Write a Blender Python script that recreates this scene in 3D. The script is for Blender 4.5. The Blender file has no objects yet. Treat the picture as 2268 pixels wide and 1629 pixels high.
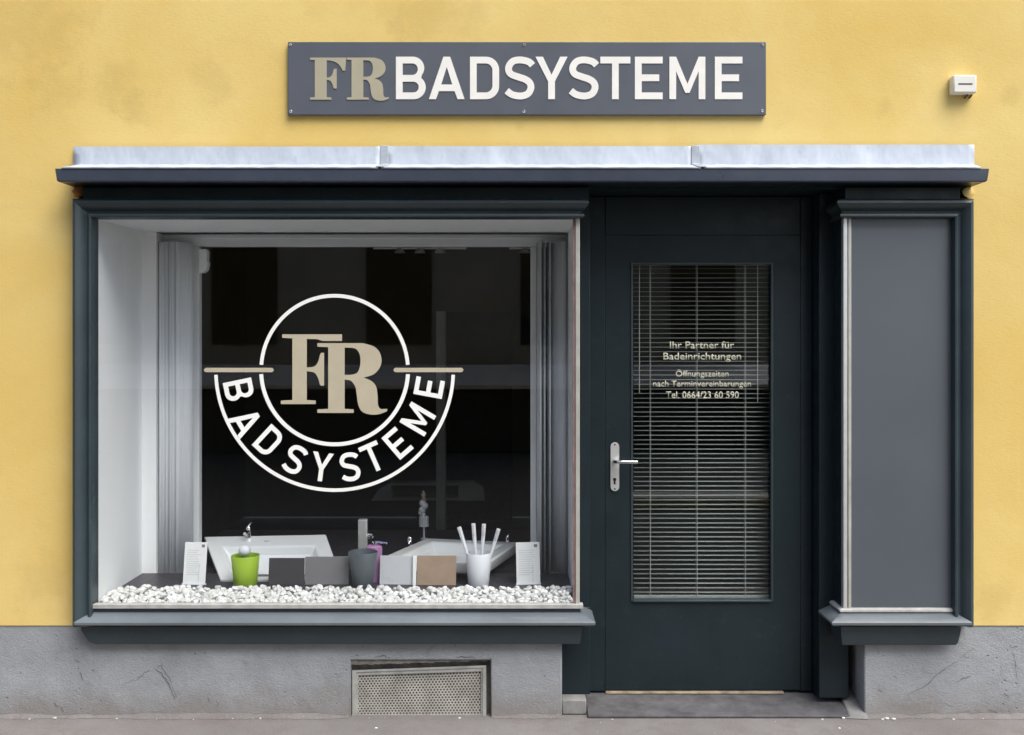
import bpy, bmesh, math, random
from mathutils import Vector, Matrix
from mathutils.geometry import tessellate_polygon

random.seed(7)
R = math.radians
scene = bpy.context.scene
C = scene.collection

# ------------------------------------------------------------------ survey of the place
# the facade is the plane Y=0, the street lies at Y<0; S is how many photo units make a metre on the facade
S, D, EYE = 510.0, 4.5, 1.627
def px(u, Y=0.0): return (u - 1134.0) / S * (D + Y) / D
def pz(v, Y=0.0): return EYE - (v - 760.0) / S * (D + Y) / D
def P(u, v, Y=0.0): return Vector((px(u, Y), Y, pz(v, Y)))

# ------------------------------------------------------------------ camera
cam = bpy.data.cameras.new('camera')
cam.sensor_width = 36.0
cam.lens = 36.0 * D / (2268.0 / S)
cam.shift_y = -54.5 / 2268.0
cam.clip_end = 400.0
co = bpy.data.objects.new('camera', cam)
co.location = (0, -D, EYE)
co.rotation_euler = (R(90), 0, 0)
C.objects.link(co)
scene.camera = co

# ------------------------------------------------------------------ daylight
SUN_EL, SUN_AZ = R(57), R(40)          # azimuth from straight out of the facade towards +X
sd = Vector((math.sin(SUN_AZ) * math.cos(SUN_EL), -math.cos(SUN_AZ) * math.cos(SUN_EL), math.sin(SUN_EL)))
w = bpy.data.worlds.new('World')
scene.world = w
w.use_nodes = True
wn = w.node_tree
bg = wn.nodes['Background']
sky = wn.nodes.new('ShaderNodeTexSky')
sky.sky_type = 'NISHITA'
sky.sun_disc = False
sky.sun_elevation = SUN_EL
sky.sun_rotation = math.atan2(sd.x, sd.y)
sky.air_density = 1.0
sky.dust_density = 3.0
sky.ozone_density = 1.0
wn.links.new(sky.outputs[0], bg.inputs[0])
bg.inputs[1].default_value = 0.10
sl = bpy.data.lights.new('sun', 'SUN')
sl.energy = 1.5
sl.angle = R(46)
sl.color = (0.98, 1.0, 0.965)
so = bpy.data.objects.new('sun', sl)
so.rotation_euler = sd.to_track_quat('Z', 'Y').to_euler()
so.location = (3, -6, 10)
C.objects.link(so)
scene.view_settings.view_transform = 'Standard'
scene.view_settings.look = 'None'
scene.view_settings.gamma = 1.0
scene.view_settings.use_curve_mapping = False
scene.view_settings.exposure = 1.28

# ------------------------------------------------------------------ materials
def new_mat(name):
    m = bpy.data.materials.new(name)
    m.use_nodes = True
    nt = m.node_tree
    b = nt.nodes['Principled BSDF']
    return m, nt, b

def noise(nt, scale, detail=4, rough=0.55, vec=None, dist=0.0):
    n = nt.nodes.new('ShaderNodeTexNoise')
    n.inputs['Scale'].default_value = scale
    n.inputs['Detail'].default_value = detail
    n.inputs['Roughness'].default_value = rough
    n.inputs['Distortion'].default_value = dist
    if vec is not None: nt.links.new(vec, n.inputs['Vector'])
    return n.outputs['Fac']

def ramp(nt, fac, a, b, lo=0.0, hi=1.0):
    n = nt.nodes.new('ShaderNodeMapRange')
    n.inputs['From Min'].default_value = a
    n.inputs['From Max'].default_value = b
    n.inputs['To Min'].default_value = lo
    n.inputs['To Max'].default_value = hi
    nt.links.new(fac, n.inputs['Value'])
    return n.outputs['Result']

def mathn(nt, op, a, b):
    n = nt.nodes.new('ShaderNodeMath'); n.operation = op
    for i, x in enumerate((a, b)):
        if isinstance(x, (int, float)): n.inputs[i].default_value = x
        else: nt.links.new(x, n.inputs[i])
    return n.outputs[0]

def mix(nt, fac, a, b, mode='MIX'):
    n = nt.nodes.new('ShaderNodeMix'); n.data_type = 'RGBA'; n.blend_type = mode
    if isinstance(fac, (int, float)): n.inputs[0].default_value = fac
    else: nt.links.new(fac, n.inputs[0])
    for i, x in ((6, a), (7, b)):
        if isinstance(x, tuple): n.inputs[i].default_value = (*x, 1.0)
        else: nt.links.new(x, n.inputs[i])
    return n.outputs[2]

def coords(nt, scale=(1, 1, 1), rot=(0, 0, 0)):
    tc = nt.nodes.new('ShaderNodeTexCoord')
    mp = nt.nodes.new('ShaderNodeMapping')
    mp.inputs['Scale'].default_value = scale
    mp.inputs['Rotation'].default_value = rot
    nt.links.new(tc.outputs['Object'], mp.inputs['Vector'])
    return mp.outputs['Vector']

def bump(nt, b, h, strength, dist):
    n = nt.nodes.new('ShaderNodeBump')
    n.inputs['Strength'].default_value = strength
    n.inputs['Distance'].default_value = dist
    nt.links.new(h, n.inputs['Height'])
    nt.links.new(n.outputs[0], b.inputs['Normal'])

def mat(name, col, rough=0.5, metal=0.0, var=0.12, vscale=6.0, bscale=0.0, bstr=0.2, spec=0.5, bdist=0.002):
    m, nt, b = new_mat(name)
    v = coords(nt)
    f = noise(nt, vscale, 5, 0.6, v)
    lo = tuple(c * (1 - var) for c in col); hi = tuple(min(1, c * (1 + var)) for c in col)
    nt.links.new(mix(nt, ramp(nt, f, 0.3, 0.7), lo, hi), b.inputs['Base Color'])
    nt.links.new(ramp(nt, noise(nt, vscale * 3, 4, 0.6, v), 0.3, 0.7, rough * 0.85, min(1, rough * 1.15)), b.inputs['Roughness'])
    b.inputs['Metallic'].default_value = metal
    b.inputs['Specular IOR Level'].default_value = spec
    if bscale: bump(nt, b, noise(nt, bscale, 4, 0.6, v), bstr, bdist)
    return m

def stain_mask(nt, v, u_, v_, r, seedscale=9.0):
    """soft irregular blot centred on a point of the facade"""
    n = nt.nodes.new('ShaderNodeVectorMath'); n.operation = 'DISTANCE'
    sp = nt.nodes.new('ShaderNodeSeparateXYZ'); nt.links.new(v, sp.inputs[0])
    cb = nt.nodes.new('ShaderNodeCombineXYZ')
    nt.links.new(sp.outputs[0], cb.inputs[0]); nt.links.new(sp.outputs[2], cb.inputs[2])
    nt.links.new(cb.outputs[0], n.inputs[0])
    n.inputs[1].default_value = (px(u_), 0, pz(v_))
    nz = noise(nt, seedscale, 5, 0.65, v)
    d = mathn(nt, 'ADD', n.outputs['Value'], ramp(nt, nz, 0.3, 0.7, -r * 0.55, r * 0.55))
    return ramp(nt, d, r, r * 0.25, 0.0, 1.0)

# yellow render
M = {}
def yellow_render():
    m, nt, b = new_mat('yellow_render')
    v = coords(nt)
    big = noise(nt, 1.1, 6, 0.6, v, 0.4)
    col = mix(nt, ramp(nt, big, 0.3, 0.7), (0.665, 0.456, 0.128), (0.745, 0.567, 0.222))
    mid = noise(nt, 7.0, 6, 0.7, v, 0.6)
    col = mix(nt, ramp(nt, mid, 0.52, 0.75, 0, 0.28), col, (0.60, 0.435, 0.15))
    vs = coords(nt, (7, 1, 22), (0, R(38), 0))
    scr = noise(nt, 6.0, 6, 0.7, vs)
    col = mix(nt, ramp(nt, scr, 0.56, 0.72, 0, 0.20), col, (0.77, 0.63, 0.29))
    col = mix(nt, ramp(nt, scr, 0.44, 0.28, 0, 0.24), col, (0.50, 0.34, 0.10))
    for (u_, v_, r) in ((262, 200, 0.14), (130, 205, 0.13), (470, 185, 0.12), (300, 235, 0.10), (640, 260, 0.07), (880, 70, 0.06),
                        (1150, 282, 0.03), (960, 30, 0.25), (2240, 215, 0.05), (1960, 240, 0.05), (60, 60, 0.3), (2200, 1330, 0.12), (90, 1290, 0.16)):
        k = mathn(nt, 'MULTIPLY', stain_mask(nt, v, u_, v_, r), 0.17)
        col = mix(nt, k, col, (0.36, 0.24, 0.085))
    spk = noise(nt, 90, 3, 0.6, v)
    col = mix(nt, ramp(nt, spk, 0.66, 0.74, 0, 0.30), col, (0.34, 0.25, 0.12))
    # grime in the first centimetres above the plinth
    nt.links.new(col, b.inputs['Base Color'])
    b.inputs['Roughness'].default_value = 0.9
    b.inputs['Specular IOR Level'].default_value = 0.2
    h = mathn(nt, 'ADD', mathn(nt, 'MULTIPLY', noise(nt, 70, 5, 0.65, v), 0.35),
              mathn(nt, 'ADD', mathn(nt, 'MULTIPLY', scr, 0.45), mathn(nt, 'MULTIPLY', noise(nt, 5, 4, 0.5, v), 1.6)))
    bump(nt, b, h, 0.28, 0.005)
    return m
M['yellow'] = yellow_render()

def plinth_render():
    m, nt, b = new_mat('grey_plinth_render')
    v = coords(nt)
    col = mix(nt, ramp(nt, noise(nt, 2.2, 6, 0.62, v, 0.5), 0.3, 0.7), (0.275, 0.284, 0.296), (0.375, 0.387, 0.400))
    col = mix(nt, ramp(nt, noise(nt, 11, 6, 0.7, v, 0.8), 0.56, 0.72, 0, 0.5), col, (0.225, 0.222, 0.22))
    vs = coords(nt, (16, 1, 34), (0, R(-34), 0))
    scr = noise(nt, 5.0, 6, 0.75, vs)
    col = mix(nt, ramp(nt, scr, 0.58, 0.74, 0, 0.40), col, (0.50, 0.50, 0.51))
    col = mix(nt, ramp(nt, scr, 0.42, 0.26, 0, 0.45), col, (0.19, 0.18, 0.18))
    # brown splash dirt low down
    sp = nt.nodes.new('ShaderNodeSeparateXYZ'); nt.links.new(v, sp.inputs[0])
    low = mathn(nt, 'MULTIPLY', ramp(nt, mathn(nt, 'ADD', sp.outputs[2], ramp(nt, noise(nt, 6, 5, 0.7, v), 0.3, 0.7, -0.06, 0.06)), 0.15, 0.0), 0.75)
    col = mix(nt, low, col, (0.235, 0.205, 0.18))
    vor = nt.nodes.new('ShaderNodeTexVoronoi'); vor.inputs['Scale'].default_value = 26
    nt.links.new(v, vor.inputs['Vector'])
    pit = mathn(nt, 'MULTIPLY', ramp(nt, vor.outputs['Distance'], 0.16, 0.05), ramp(nt, noise(nt, 4, 3, 0.5, v), 0.5, 0.62))
    col = mix(nt, mathn(nt, 'MULTIPLY', pit, 0.6), col, (0.12, 0.115, 0.11))
    nt.links.new(col, b.inputs['Base Color'])
    b.inputs['Roughness'].default_value = 0.92
    b.inputs['Specular IOR Level'].default_value = 0.2
    h = mathn(nt, 'ADD', mathn(nt, 'MULTIPLY', noise(nt, 60, 5, 0.7, v), 0.4),
              mathn(nt, 'ADD', mathn(nt, 'MULTIPLY', scr, 1.0), mathn(nt, 'MULTIPLY', noise(nt, 6, 5, 0.55, v), 2.0)))
    h = mathn(nt, 'SUBTRACT', h, mathn(nt, 'MULTIPLY', pit, 0.8))
    bump(nt, b, h, 0.7, 0.008)
    return m
M['plinth'] = plinth_render()

def asphalt():
    m, nt, b = new_mat('worn_asphalt')
    v = coords(nt)
    col = mix(nt, ramp(nt, noise(nt, 1.3, 6, 0.6, v), 0.3, 0.7), (0.165, 0.150, 0.143), (0.225, 0.208, 0.200))
    col = mix(nt, ramp(nt, noise(nt, 9, 6, 0.7, v), 0.48, 0.72, 0, 0.7), col, (0.165, 0.135, 0.127))
    col = mix(nt, ramp(nt, noise(nt, 160, 2, 0.6, v), 0.60, 0.72, 0, 0.7), col, (0.33, 0.31, 0.29))
    col = mix(nt, ramp(nt, noise(nt, 130, 2, 0.6, v), 0.42, 0.30, 0, 0.6), col, (0.12, 0.11, 0.11))
    nt.links.new(col, b.inputs['Base Color'])
    b.inputs['Roughness'].default_value = 0.9
    b.inputs['Specular IOR Level'].default_value = 0.2
    bump(nt, b, noise(nt, 150, 4, 0.7, v), 0.6, 0.004)
    return m
M['asphalt'] = asphalt()

M['road'] = mat('dark_road_asphalt', (0.055, 0.055, 0.057), 0.9, var=0.2, vscale=4)
M['kerb'] = mat('pale_granite_kerb', (0.50, 0.49, 0.47), 0.8, var=0.2, vscale=30)
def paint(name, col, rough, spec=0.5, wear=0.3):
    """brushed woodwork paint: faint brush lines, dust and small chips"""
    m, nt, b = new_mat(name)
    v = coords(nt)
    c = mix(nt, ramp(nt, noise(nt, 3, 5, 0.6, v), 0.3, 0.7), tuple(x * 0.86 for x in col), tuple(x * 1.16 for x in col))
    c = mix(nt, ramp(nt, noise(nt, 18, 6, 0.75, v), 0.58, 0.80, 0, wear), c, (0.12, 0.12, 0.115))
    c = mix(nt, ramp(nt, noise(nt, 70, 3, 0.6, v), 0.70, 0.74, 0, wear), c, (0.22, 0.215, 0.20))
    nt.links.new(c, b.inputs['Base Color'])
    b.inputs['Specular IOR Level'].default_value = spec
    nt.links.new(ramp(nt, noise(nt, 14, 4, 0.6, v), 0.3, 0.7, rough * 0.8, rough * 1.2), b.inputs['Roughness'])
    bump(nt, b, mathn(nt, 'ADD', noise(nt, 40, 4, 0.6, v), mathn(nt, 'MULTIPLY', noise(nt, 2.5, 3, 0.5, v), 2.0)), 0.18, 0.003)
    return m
M['paint'] = paint('blue_grey_gloss_paint', (0.032, 0.048, 0.055), 0.38)
M['sill'] = paint('worn_skylit_sill_paint', (0.115, 0.132, 0.145), 0.36, 0.5, 0.7)  # worn frame paint, lightened to carry the sky light on the slopes
M['fascia'] = paint('violet_grey_fascia_paint', (0.048, 0.058, 0.084), 0.34)
M['door_paint'] = paint('door_blue_grey_paint', (0.0115, 0.0200, 0.0242), 0.42, 0.28, 0.12)  # on soffit and frieze this darker paint stands in for shade
M['panel'] = mat('slate_grey_board', (0.084, 0.097, 0.110), 0.33, var=0.05, vscale=1.6, bscale=1.2, bstr=0.10, bdist=0.006)
M['sign'] = mat('sign_grey_violet', (0.088, 0.096, 0.116), 0.42, var=0.06, vscale=2.5)
M['sign_edge'] = mat('sign_edge', (0.25, 0.24, 0.27), 0.5)
M['cream'] = mat('cream_vinyl', (0.80, 0.77, 0.71), 0.5, var=0.04, vscale=12)
M['cream_glass'] = mat('cream_window_vinyl', (0.86, 0.85, 0.81), 0.5, var=0.03, vscale=12)
M['tan'] = mat('tan_vinyl', (0.38, 0.345, 0.245), 0.5, var=0.05, vscale=10)
M['tan_glass'] = mat('tan_window_vinyl', (0.47, 0.415, 0.30), 0.5, var=0.05, vscale=10)
M['pale_text'] = mat('pale_yellow_vinyl', (0.66, 0.64, 0.49), 0.5, var=0.06, vscale=30)
def zinc():
    m, nt, b = new_mat('weathered_zinc')
    v = coords(nt)
    vs = coords(nt, (2, 1, 1.2))
    c = mix(nt, ramp(nt, noise(nt, 2.4, 6, 0.65, vs, 0.7), 0.3, 0.7), (0.42, 0.46, 0.52), (0.55, 0.59, 0.65))
    c = mix(nt, ramp(nt, noise(nt, 9, 6, 0.75, vs, 1.2), 0.60, 0.72, 0, 0.55), c, (0.30, 0.32, 0.35))
    nt.links.new(c, b.inputs['Base Color'])
    b.inputs['Metallic'].default_value = 0.10
    nt.links.new(ramp(nt, noise(nt, 12, 4, 0.6, v), 0.3, 0.7, 0.42, 0.65), b.inputs['Roughness'])
    c2 = noise(nt, 26, 5, 0.7, v)
    c = mix(nt, ramp(nt, c2, 0.60, 0.74, 0, 0.5), c, (0.34, 0.365, 0.40))
    nt.links.new(c, b.inputs['Base Color'])
    bump(nt, b, noise(nt, 3.5, 3, 0.5, vs), 0.6, 0.02)
    return m
M['zinc'] = zinc()
M['zinc_seam'] = mat('zinc_seam', (0.36, 0.39, 0.43), 0.55, 0.2, var=0.2, vscale=20)
M['white_wall'] = mat('white_plaster', (0.88, 0.89, 0.90), 0.8, var=0.015, vscale=3, bscale=40, bstr=0.1)
M['white_frame'] = mat('white_lacquer', (0.80, 0.82, 0.84), 0.4, var=0.04, vscale=5)
M['ceramic'] = mat('white_ceramic', (0.86, 0.88, 0.89), 0.10, var=0.01, vscale=4)
M['dark_board'] = mat('dark_ledge', (0.045, 0.042, 0.052), 0.45, var=0.25, vscale=12)
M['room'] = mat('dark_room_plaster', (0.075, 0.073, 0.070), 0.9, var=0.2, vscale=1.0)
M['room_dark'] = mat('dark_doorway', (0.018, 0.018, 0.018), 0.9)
M['room_grey'] = mat('grey_room_fittings', (0.30, 0.31, 0.32), 0.6)
M['slat'] = mat('grey_aluminium_slat', (0.33, 0.35, 0.345), 0.5, 0.0, var=0.06, vscale=8)
M['cordm'] = mat('pale_cord', (0.55, 0.55, 0.52), 0.8)
def fabric():
    m, nt, b = new_mat('pale_blind_fabric')
    v = coords(nt, (60, 60, 2))
    nt.links.new(mix(nt, ramp(nt, noise(nt, 3, 4, 0.6, v), 0.3, 0.7), (0.74, 0.78, 0.82), (0.86, 0.88, 0.90)), b.inputs['Base Color'])
    b.inputs['Roughness'].default_value = 0.85
    return m
M['fabric'] = fabric()
M['weight'] = mat('beige_slat_weight', (0.60, 0.58, 0.53), 0.5)
M['chrome'] = mat('chrome', (0.72, 0.73, 0.75), 0.10, 1.0, var=0.02)
M['steel'] = mat('brushed_steel', (0.66, 0.66, 0.64), 0.34, 0.55, var=0.06, vscale=30)
M['black'] = mat('black_hole', (0.008, 0.008, 0.008), 0.8)
M['lime'] = mat('lime_plastic', (0.37, 0.56, 0.045), 0.35, var=0.03)
M['slate_cup'] = mat('slate_plastic', (0.105, 0.122, 0.135), 0.4, var=0.04)
M['white_plastic'] = mat('white_plastic', (0.78, 0.80, 0.84), 0.3, var=0.02)
M['pink'] = mat('pink_plastic', (0.50, 0.24, 0.48), 0.35, var=0.05)
M['tile_dark'] = mat('anthracite_tile', (0.065, 0.060, 0.066), 0.4, var=0.08)
M['tile_mid'] = mat('mid_grey_tile', (0.22, 0.215, 0.225), 0.35, var=0.05)
M['tile_light'] = mat('pale_grey_tile', (0.58, 0.59, 0.62), 0.3, var=0.03)
M['tile_beige'] = mat('beige_wood_tile', (0.36, 0.26, 0.19), 0.45, var=0.12, vscale=14)
M['card'] = mat('white_card', (0.84, 0.85, 0.84), 0.6, var=0.02)
M['ink'] = mat('pale_grey_print', (0.64, 0.65, 0.66), 0.7)
def pebble_mat():
    m, nt, b = new_mat('white_pebble')
    geo = nt.nodes.new('ShaderNodeNewGeometry')
    f = noise(nt, 34, 2, 0.5, geo.outputs['Position'])
    c = mix(nt, ramp(nt, f, 0.32, 0.62), (0.60, 0.59, 0.56), (0.84, 0.84, 0.825))
    c = mix(nt, ramp(nt, noise(nt, 120, 3, 0.6, geo.outputs['Position']), 0.55, 0.75, 0, 0.5), c, (0.56, 0.545, 0.51))
    nt.links.new(c, b.inputs['Base Color'])
    b.inputs['Roughness'].default_value = 0.75
    return m
M['pebble'] = pebble_mat()
M['hairline'] = mat('hairline_dirt', (0.34, 0.24, 0.10), 0.95, var=0.3, vscale=60)
M['concrete'] = mat('step_concrete', (0.092, 0.088, 0.091), 0.9, var=0.35, vscale=14, bscale=80, bstr=0.5)
M['block'] = mat('old_block_concrete', (0.21, 0.205, 0.197), 0.92, var=0.25, vscale=12, bscale=60, bstr=0.6)
M['mortar'] = mat('pale_mortar', (0.36, 0.35, 0.33), 0.92, var=0.2, vscale=20, bscale=60, bstr=0.6)
M['crack'] = mat('crack_dark', (0.10, 0.095, 0.092), 0.95, var=0.5, vscale=40)
M['sensor'] = mat('cream_plastic_box', (0.74, 0.71, 0.64), 0.5, var=0.04)
M['brown'] = mat('brown_gland', (0.10, 0.06, 0.03), 0.6)
M['grille'] = mat('dusty_perforated_sheet', (0.40, 0.38, 0.335), 0.6, 0.0, var=0.30, vscale=9)
M['grille_frame'] = mat('dusty_grille_frame', (0.36, 0.355, 0.33), 0.65, var=0.22, vscale=18)
M['rubble'] = mat('dirty_niche', (0.15, 0.14, 0.125), 0.95, var=0.4, vscale=25, bscale=50, bstr=0.8)
M['brass_strip'] = mat('aged_aluminium_strip', (0.48, 0.47, 0.42), 0.40, 0.35, var=0.18, vscale=10)
M['rust'] = mat('rust_brown_strip', (0.22, 0.13, 0.12), 0.6, 0.1, var=0.4, vscale=14)
M['orange_render'] = mat('orange_old_render', (0.42, 0.17, 0.035), 0.9, var=0.3, vscale=20)
M['wood'] = mat('worn_wood_sill', (0.30, 0.24, 0.17), 0.7, var=0.5, vscale=16)
M['grit'] = mat('pale_chippings', (0.60, 0.575, 0.53), 0.85, var=0.3, vscale=30)
M['opp_wall'] = mat('brown_opposite_render', (0.42, 0.44, 0.435), 0.9, var=0.16, vscale=1.0)
M['opp_glass'] = mat('opposite_pane', (0.02, 0.022, 0.025), 0.1)
M['opp_band'] = mat('pale_reflector_band', (0.80, 0.80, 0.80), 0.8, var=0.15, vscale=2.0)  # for the added slope that brightens the reflection

def glass_mat(name, tint, gain=1.0):
    m = bpy.data.materials.new(name); m.use_nodes = True
    nt = m.node_tree
    nt.nodes.remove(nt.nodes['Principled BSDF'])
    out = nt.nodes['Material Output']
    tr = nt.nodes.new('ShaderNodeBsdfTransparent'); tr.inputs[0].default_value = (*tint, 1)
    gl = nt.nodes.new('ShaderNodeBsdfGlossy'); gl.inputs['Roughness'].default_value = 0.0
    geo = nt.nodes.new('ShaderNodeNewGeometry')
    fr = nt.nodes.new('ShaderNodeFresnel')
    ior = ramp(nt, geo.outputs['Backfacing'], 0, 1, 1.52, 1 / 1.52)
    nt.links.new(ior, fr.inputs['IOR'])
    fac = mathn(nt, 'MULTIPLY', fr.outputs[0], gain)
    mx = nt.nodes.new('ShaderNodeMixShader')
    nt.links.new(fac, mx.inputs[0]); nt.links.new(tr.outputs[0], mx.inputs[1]); nt.links.new(gl.outputs[0], mx.inputs[2])
    nt.links.new(mx.outputs[0], out.inputs[0])
    return m
M['glass'] = glass_mat('window_glass', (0.995, 1.0, 1.0))
M['door_glass'] = glass_mat('door_glass', (0.93, 0.95, 0.94))

# ------------------------------------------------------------------ mesh helpers
def bx(bm, x0, x1, y0, y1, z0, z1):
    if x0 > x1: x0, x1 = x1, x0
    if y0 > y1: y0, y1 = y1, y0
    if z0 > z1: z0, z1 = z1, z0
    vs = [bm.verts.new((x, y, z)) for x in (x0, x1) for y in (y0, y1) for z in (z0, z1)]
    for f in ((0, 1, 3, 2), (4, 6, 7, 5), (0, 4, 5, 1), (2, 3, 7, 6), (0, 2, 6, 4), (1, 5, 7, 3)):
        bm.faces.new([vs[i] for i in f])
    return vs

def hexa(bm, q0, q1):
    """solid between two quads (lists of four points)"""
    a = [bm.verts.new(p) for p in q0]; b = [bm.verts.new(p) for p in q1]
    bm.faces.new(a[::-1]); bm.faces.new(b)
    for i in range(4):
        j = (i + 1) % 4
        bm.faces.new((a[i], a[j], b[j], b[i]))

def lathe(bm, prof, n=24, centre=(0, 0, 0), axis='Z', cap=True):
    """prof: (radius, height) pairs"""
    c = Vector(centre); rings = []
    for (r, h) in prof:
        ring = []
        for i in range(n):
            a = 2 * math.pi * i / n
            if axis == 'Z': p = Vector((r * math.cos(a), r * math.sin(a), h))
            elif axis == 'Y': p = Vector((r * math.cos(a), h, r * math.sin(a)))
            else: p = Vector((h, r * math.cos(a), r * math.sin(a)))
            ring.append(bm.verts.new(c + p))
        rings.append(ring)
    for k in range(len(rings) - 1):
        for i in range(n):
            j = (i + 1) % n
            bm.faces.new((rings[k][i], rings[k][j], rings[k + 1][j], rings[k + 1][i]))
    if cap:
        bm.faces.new(rings[0][::-1]); bm.faces.new(rings[-1])

def tube(bm, pts, r, n=8):
    pts = [Vector(p) for p in pts]; rings = []
    for i, p in enumerate(pts):
        t = (pts[min(i + 1, len(pts) - 1)] - pts[max(i - 1, 0)]).normalized()
        a = t.orthogonal().normalized(); b = t.cross(a)
        rr = r[i] if isinstance(r, (list, tuple)) else r
        rings.append([bm.verts.new(p + (a * math.cos(2 * math.pi * k / n) + b * math.sin(2 * math.pi * k / n)) * rr) for k in range(n)])
    for i in range(len(rings) - 1):
        # keep neighbouring rings aligned
        best = min(range(n), key=lambda s: sum((rings[i][k].co - rings[i + 1][(k + s) % n].co).length for k in range(n)))
        rings[i + 1] = rings[i + 1][best:] + rings[i + 1][:best]
        for k in range(n):
            j = (k + 1) % n
            bm.faces.new((rings[i][k], rings[i][j], rings[i + 1][j], rings[i + 1][k]))
    bm.faces.new(rings[0][::-1]); bm.faces.new(rings[-1])

def prism(bm, loops, to3d, depth_vec):
    """flat shape with holes, front face plus side walls; loops in 2D, first is the outline"""
    vl = [[Vector((p[0], p[1], 0)) for p in lp] for lp in loops]
    tris = tessellate_polygon(vl)
    flat = [p for lp in vl for p in lp]
    front = [bm.verts.new(to3d(p.x, p.y)) for p in flat]
    back = [bm.verts.new(v.co + depth_vec) for v in front]
    for t in tris:
        try:
            bm.faces.new([front[i] for i in t])
            bm.faces.new([back[i] for i in t][::-1])
        except ValueError: pass
    k = 0
    for lp in loops:
        n = len(lp)
        for i in range(n):
            j = (i + 1) % n
            try: bm.faces.new((front[k + i], front[k + j], back[k + j], back[k + i]))
            except ValueError: pass
        k += n

def sweep(bm, rings, closed_profile=True, cap=True):
    vr = [[bm.verts.new(p) for p in ring] for ring in rings]
    n = len(vr[0])
    for i in range(len(vr) - 1):
        for k in range(n if closed_profile else n - 1):
            j = (k + 1) % n
            bm.faces.new((vr[i][k], vr[i][j], vr[i + 1][j], vr[i + 1][k]))
    if cap:
        bm.faces.new(vr[0][::-1]); bm.faces.new(vr[-1])

def link(o):
    C.objects.link(o); return o

def obj(name, bm, m, parent=None, bevel=0.0, smooth=False, segs=2, recalc=True, angle=40):
    if recalc: bmesh.ops.recalc_face_normals(bm, faces=bm.faces)
    me = bpy.data.meshes.new(name)
    bm.to_mesh(me); bm.free()
    me.materials.append(m)
    if smooth:
        me.shade_smooth() if hasattr(me, 'shade_smooth') else None
        me.set_sharp_from_angle(angle=R(angle))
    o = link(bpy.data.objects.new(name, me))
    if bevel:
        b = o.modifiers.new('bevel', 'BEVEL'); b.width = bevel; b.segments = segs; b.limit_method = 'ANGLE'; b.angle_limit = R(35)
        if not smooth:
            me.shade_smooth(); me.set_sharp_from_angle(angle=R(30))
    if parent is not None: adopt(o, parent)
    return o

def adopt(o, parent):
    o.parent = parent
    o.matrix_parent_inverse = Matrix.Translation(-world_loc(parent))

def world_loc(o):
    v = Vector(o.location)
    if o.parent is not None:
        v = o.matrix_parent_inverse @ v + world_loc(o.parent)
    return v

def tag(o, label, cat, group=None, kind=None):
    o['label'] = label; o['category'] = cat
    if group: o['group'] = group
    if kind: o['kind'] = kind
    return o

def thing(name, label, cat, loc=(0, 0, 0), group=None):
    o = link(bpy.data.objects.new(name, None))
    o.empty_display_size = 0.1
    o.location = loc
    return tag(o, label, cat, group)

def BM(): return bmesh.new()

def box_obj(name, dims, m, parent=None, bevel=0.0):
    bm = BM(); bx(bm, *dims); return obj(name, bm, m, parent, bevel)

def dup(o, loc, parent=None):
    c = o.copy(); c.location = loc; link(c)
    if parent is not None: adopt(c, parent)
    return c

# ------------------------------------------------------------------ ground
bm = BM(); bx(bm, -60, 60, -1.9, 0.33, -0.30, 0.0)
pav = obj('pavement', bm, M['asphalt']); pav['kind'] = 'structure'
bm = BM(); bx(bm, 0.95, 60, -6.35, -5.9, -0.30, 0.003)  # unseen kerb, placed and cut short for the pale line mirrored in the door
kerb = obj('kerb', bm, M['kerb'], bevel=0.01); kerb['kind'] = 'structure'
bm = BM(); bx(bm, -150, 150, -150, -1.9, -0.5, -0.12)
road = obj('road', bm, M['road']); road['kind'] = 'structure'

# ------------------------------------------------------------------ the house
XL, XR = -30.0, 30.0
house = thing('house', 'yellow rendered house front with a cracked grey plinth along the pavement', 'house', (0, 0, 0))
z_band = pz(1386)
hx0, hx1 = px(174), px(2143)
z_head = pz(397)
bm = BM()
bx(bm, XL, XR, 0, 0.35, z_head, 9.5)                      # above the shopfront
bx(bm, XL, hx0, 0, 0.35, z_band, z_head)                  # left of it
bx(bm, hx1, XR, 0, 0.35, z_band, z_head)                  # right of it
obj('wall', bm, M['yellow'], house)
# plinth, with the cellar vent niche left open
pl_r = px(1245); pr_l = px(1915)
vx0, vx1, vz = px(776), px(1087), pz(1463)
bm = BM()
zp1 = z_band - 0.001
prism(bm, [[(XL, -.05), (vx0, -.05), (vx0, vz), (vx1, vz), (vx1, -.05), (pl_r, -.05), (pl_r, zp1), (XL, zp1)]], lambda x, y: Vector((x, 0.004, y)), Vector((0, 0.346, 0)))
bx(bm, pr_l, XR, 0.004, 0.35, -0.05, zp1)
obj('plinth', bm, M['plinth'], house, bevel=0.006)
# niche lining behind the grille
bm = BM(); bx(bm, vx0, vx1, 0.052, 0.07, 0.0, vz)
obj('vent_niche', bm, M['rubble'], house)
# roof slab keeps the sky out of the dark shop
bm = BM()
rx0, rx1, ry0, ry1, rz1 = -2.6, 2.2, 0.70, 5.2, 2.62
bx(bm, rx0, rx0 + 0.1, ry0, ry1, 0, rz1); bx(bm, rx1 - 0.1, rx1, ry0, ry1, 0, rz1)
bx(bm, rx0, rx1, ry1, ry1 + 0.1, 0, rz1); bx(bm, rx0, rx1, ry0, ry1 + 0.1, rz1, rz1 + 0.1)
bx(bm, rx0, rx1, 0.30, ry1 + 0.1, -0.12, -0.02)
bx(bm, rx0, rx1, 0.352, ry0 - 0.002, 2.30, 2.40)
obj('shop_room', bm, M['room'], house)
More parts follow.
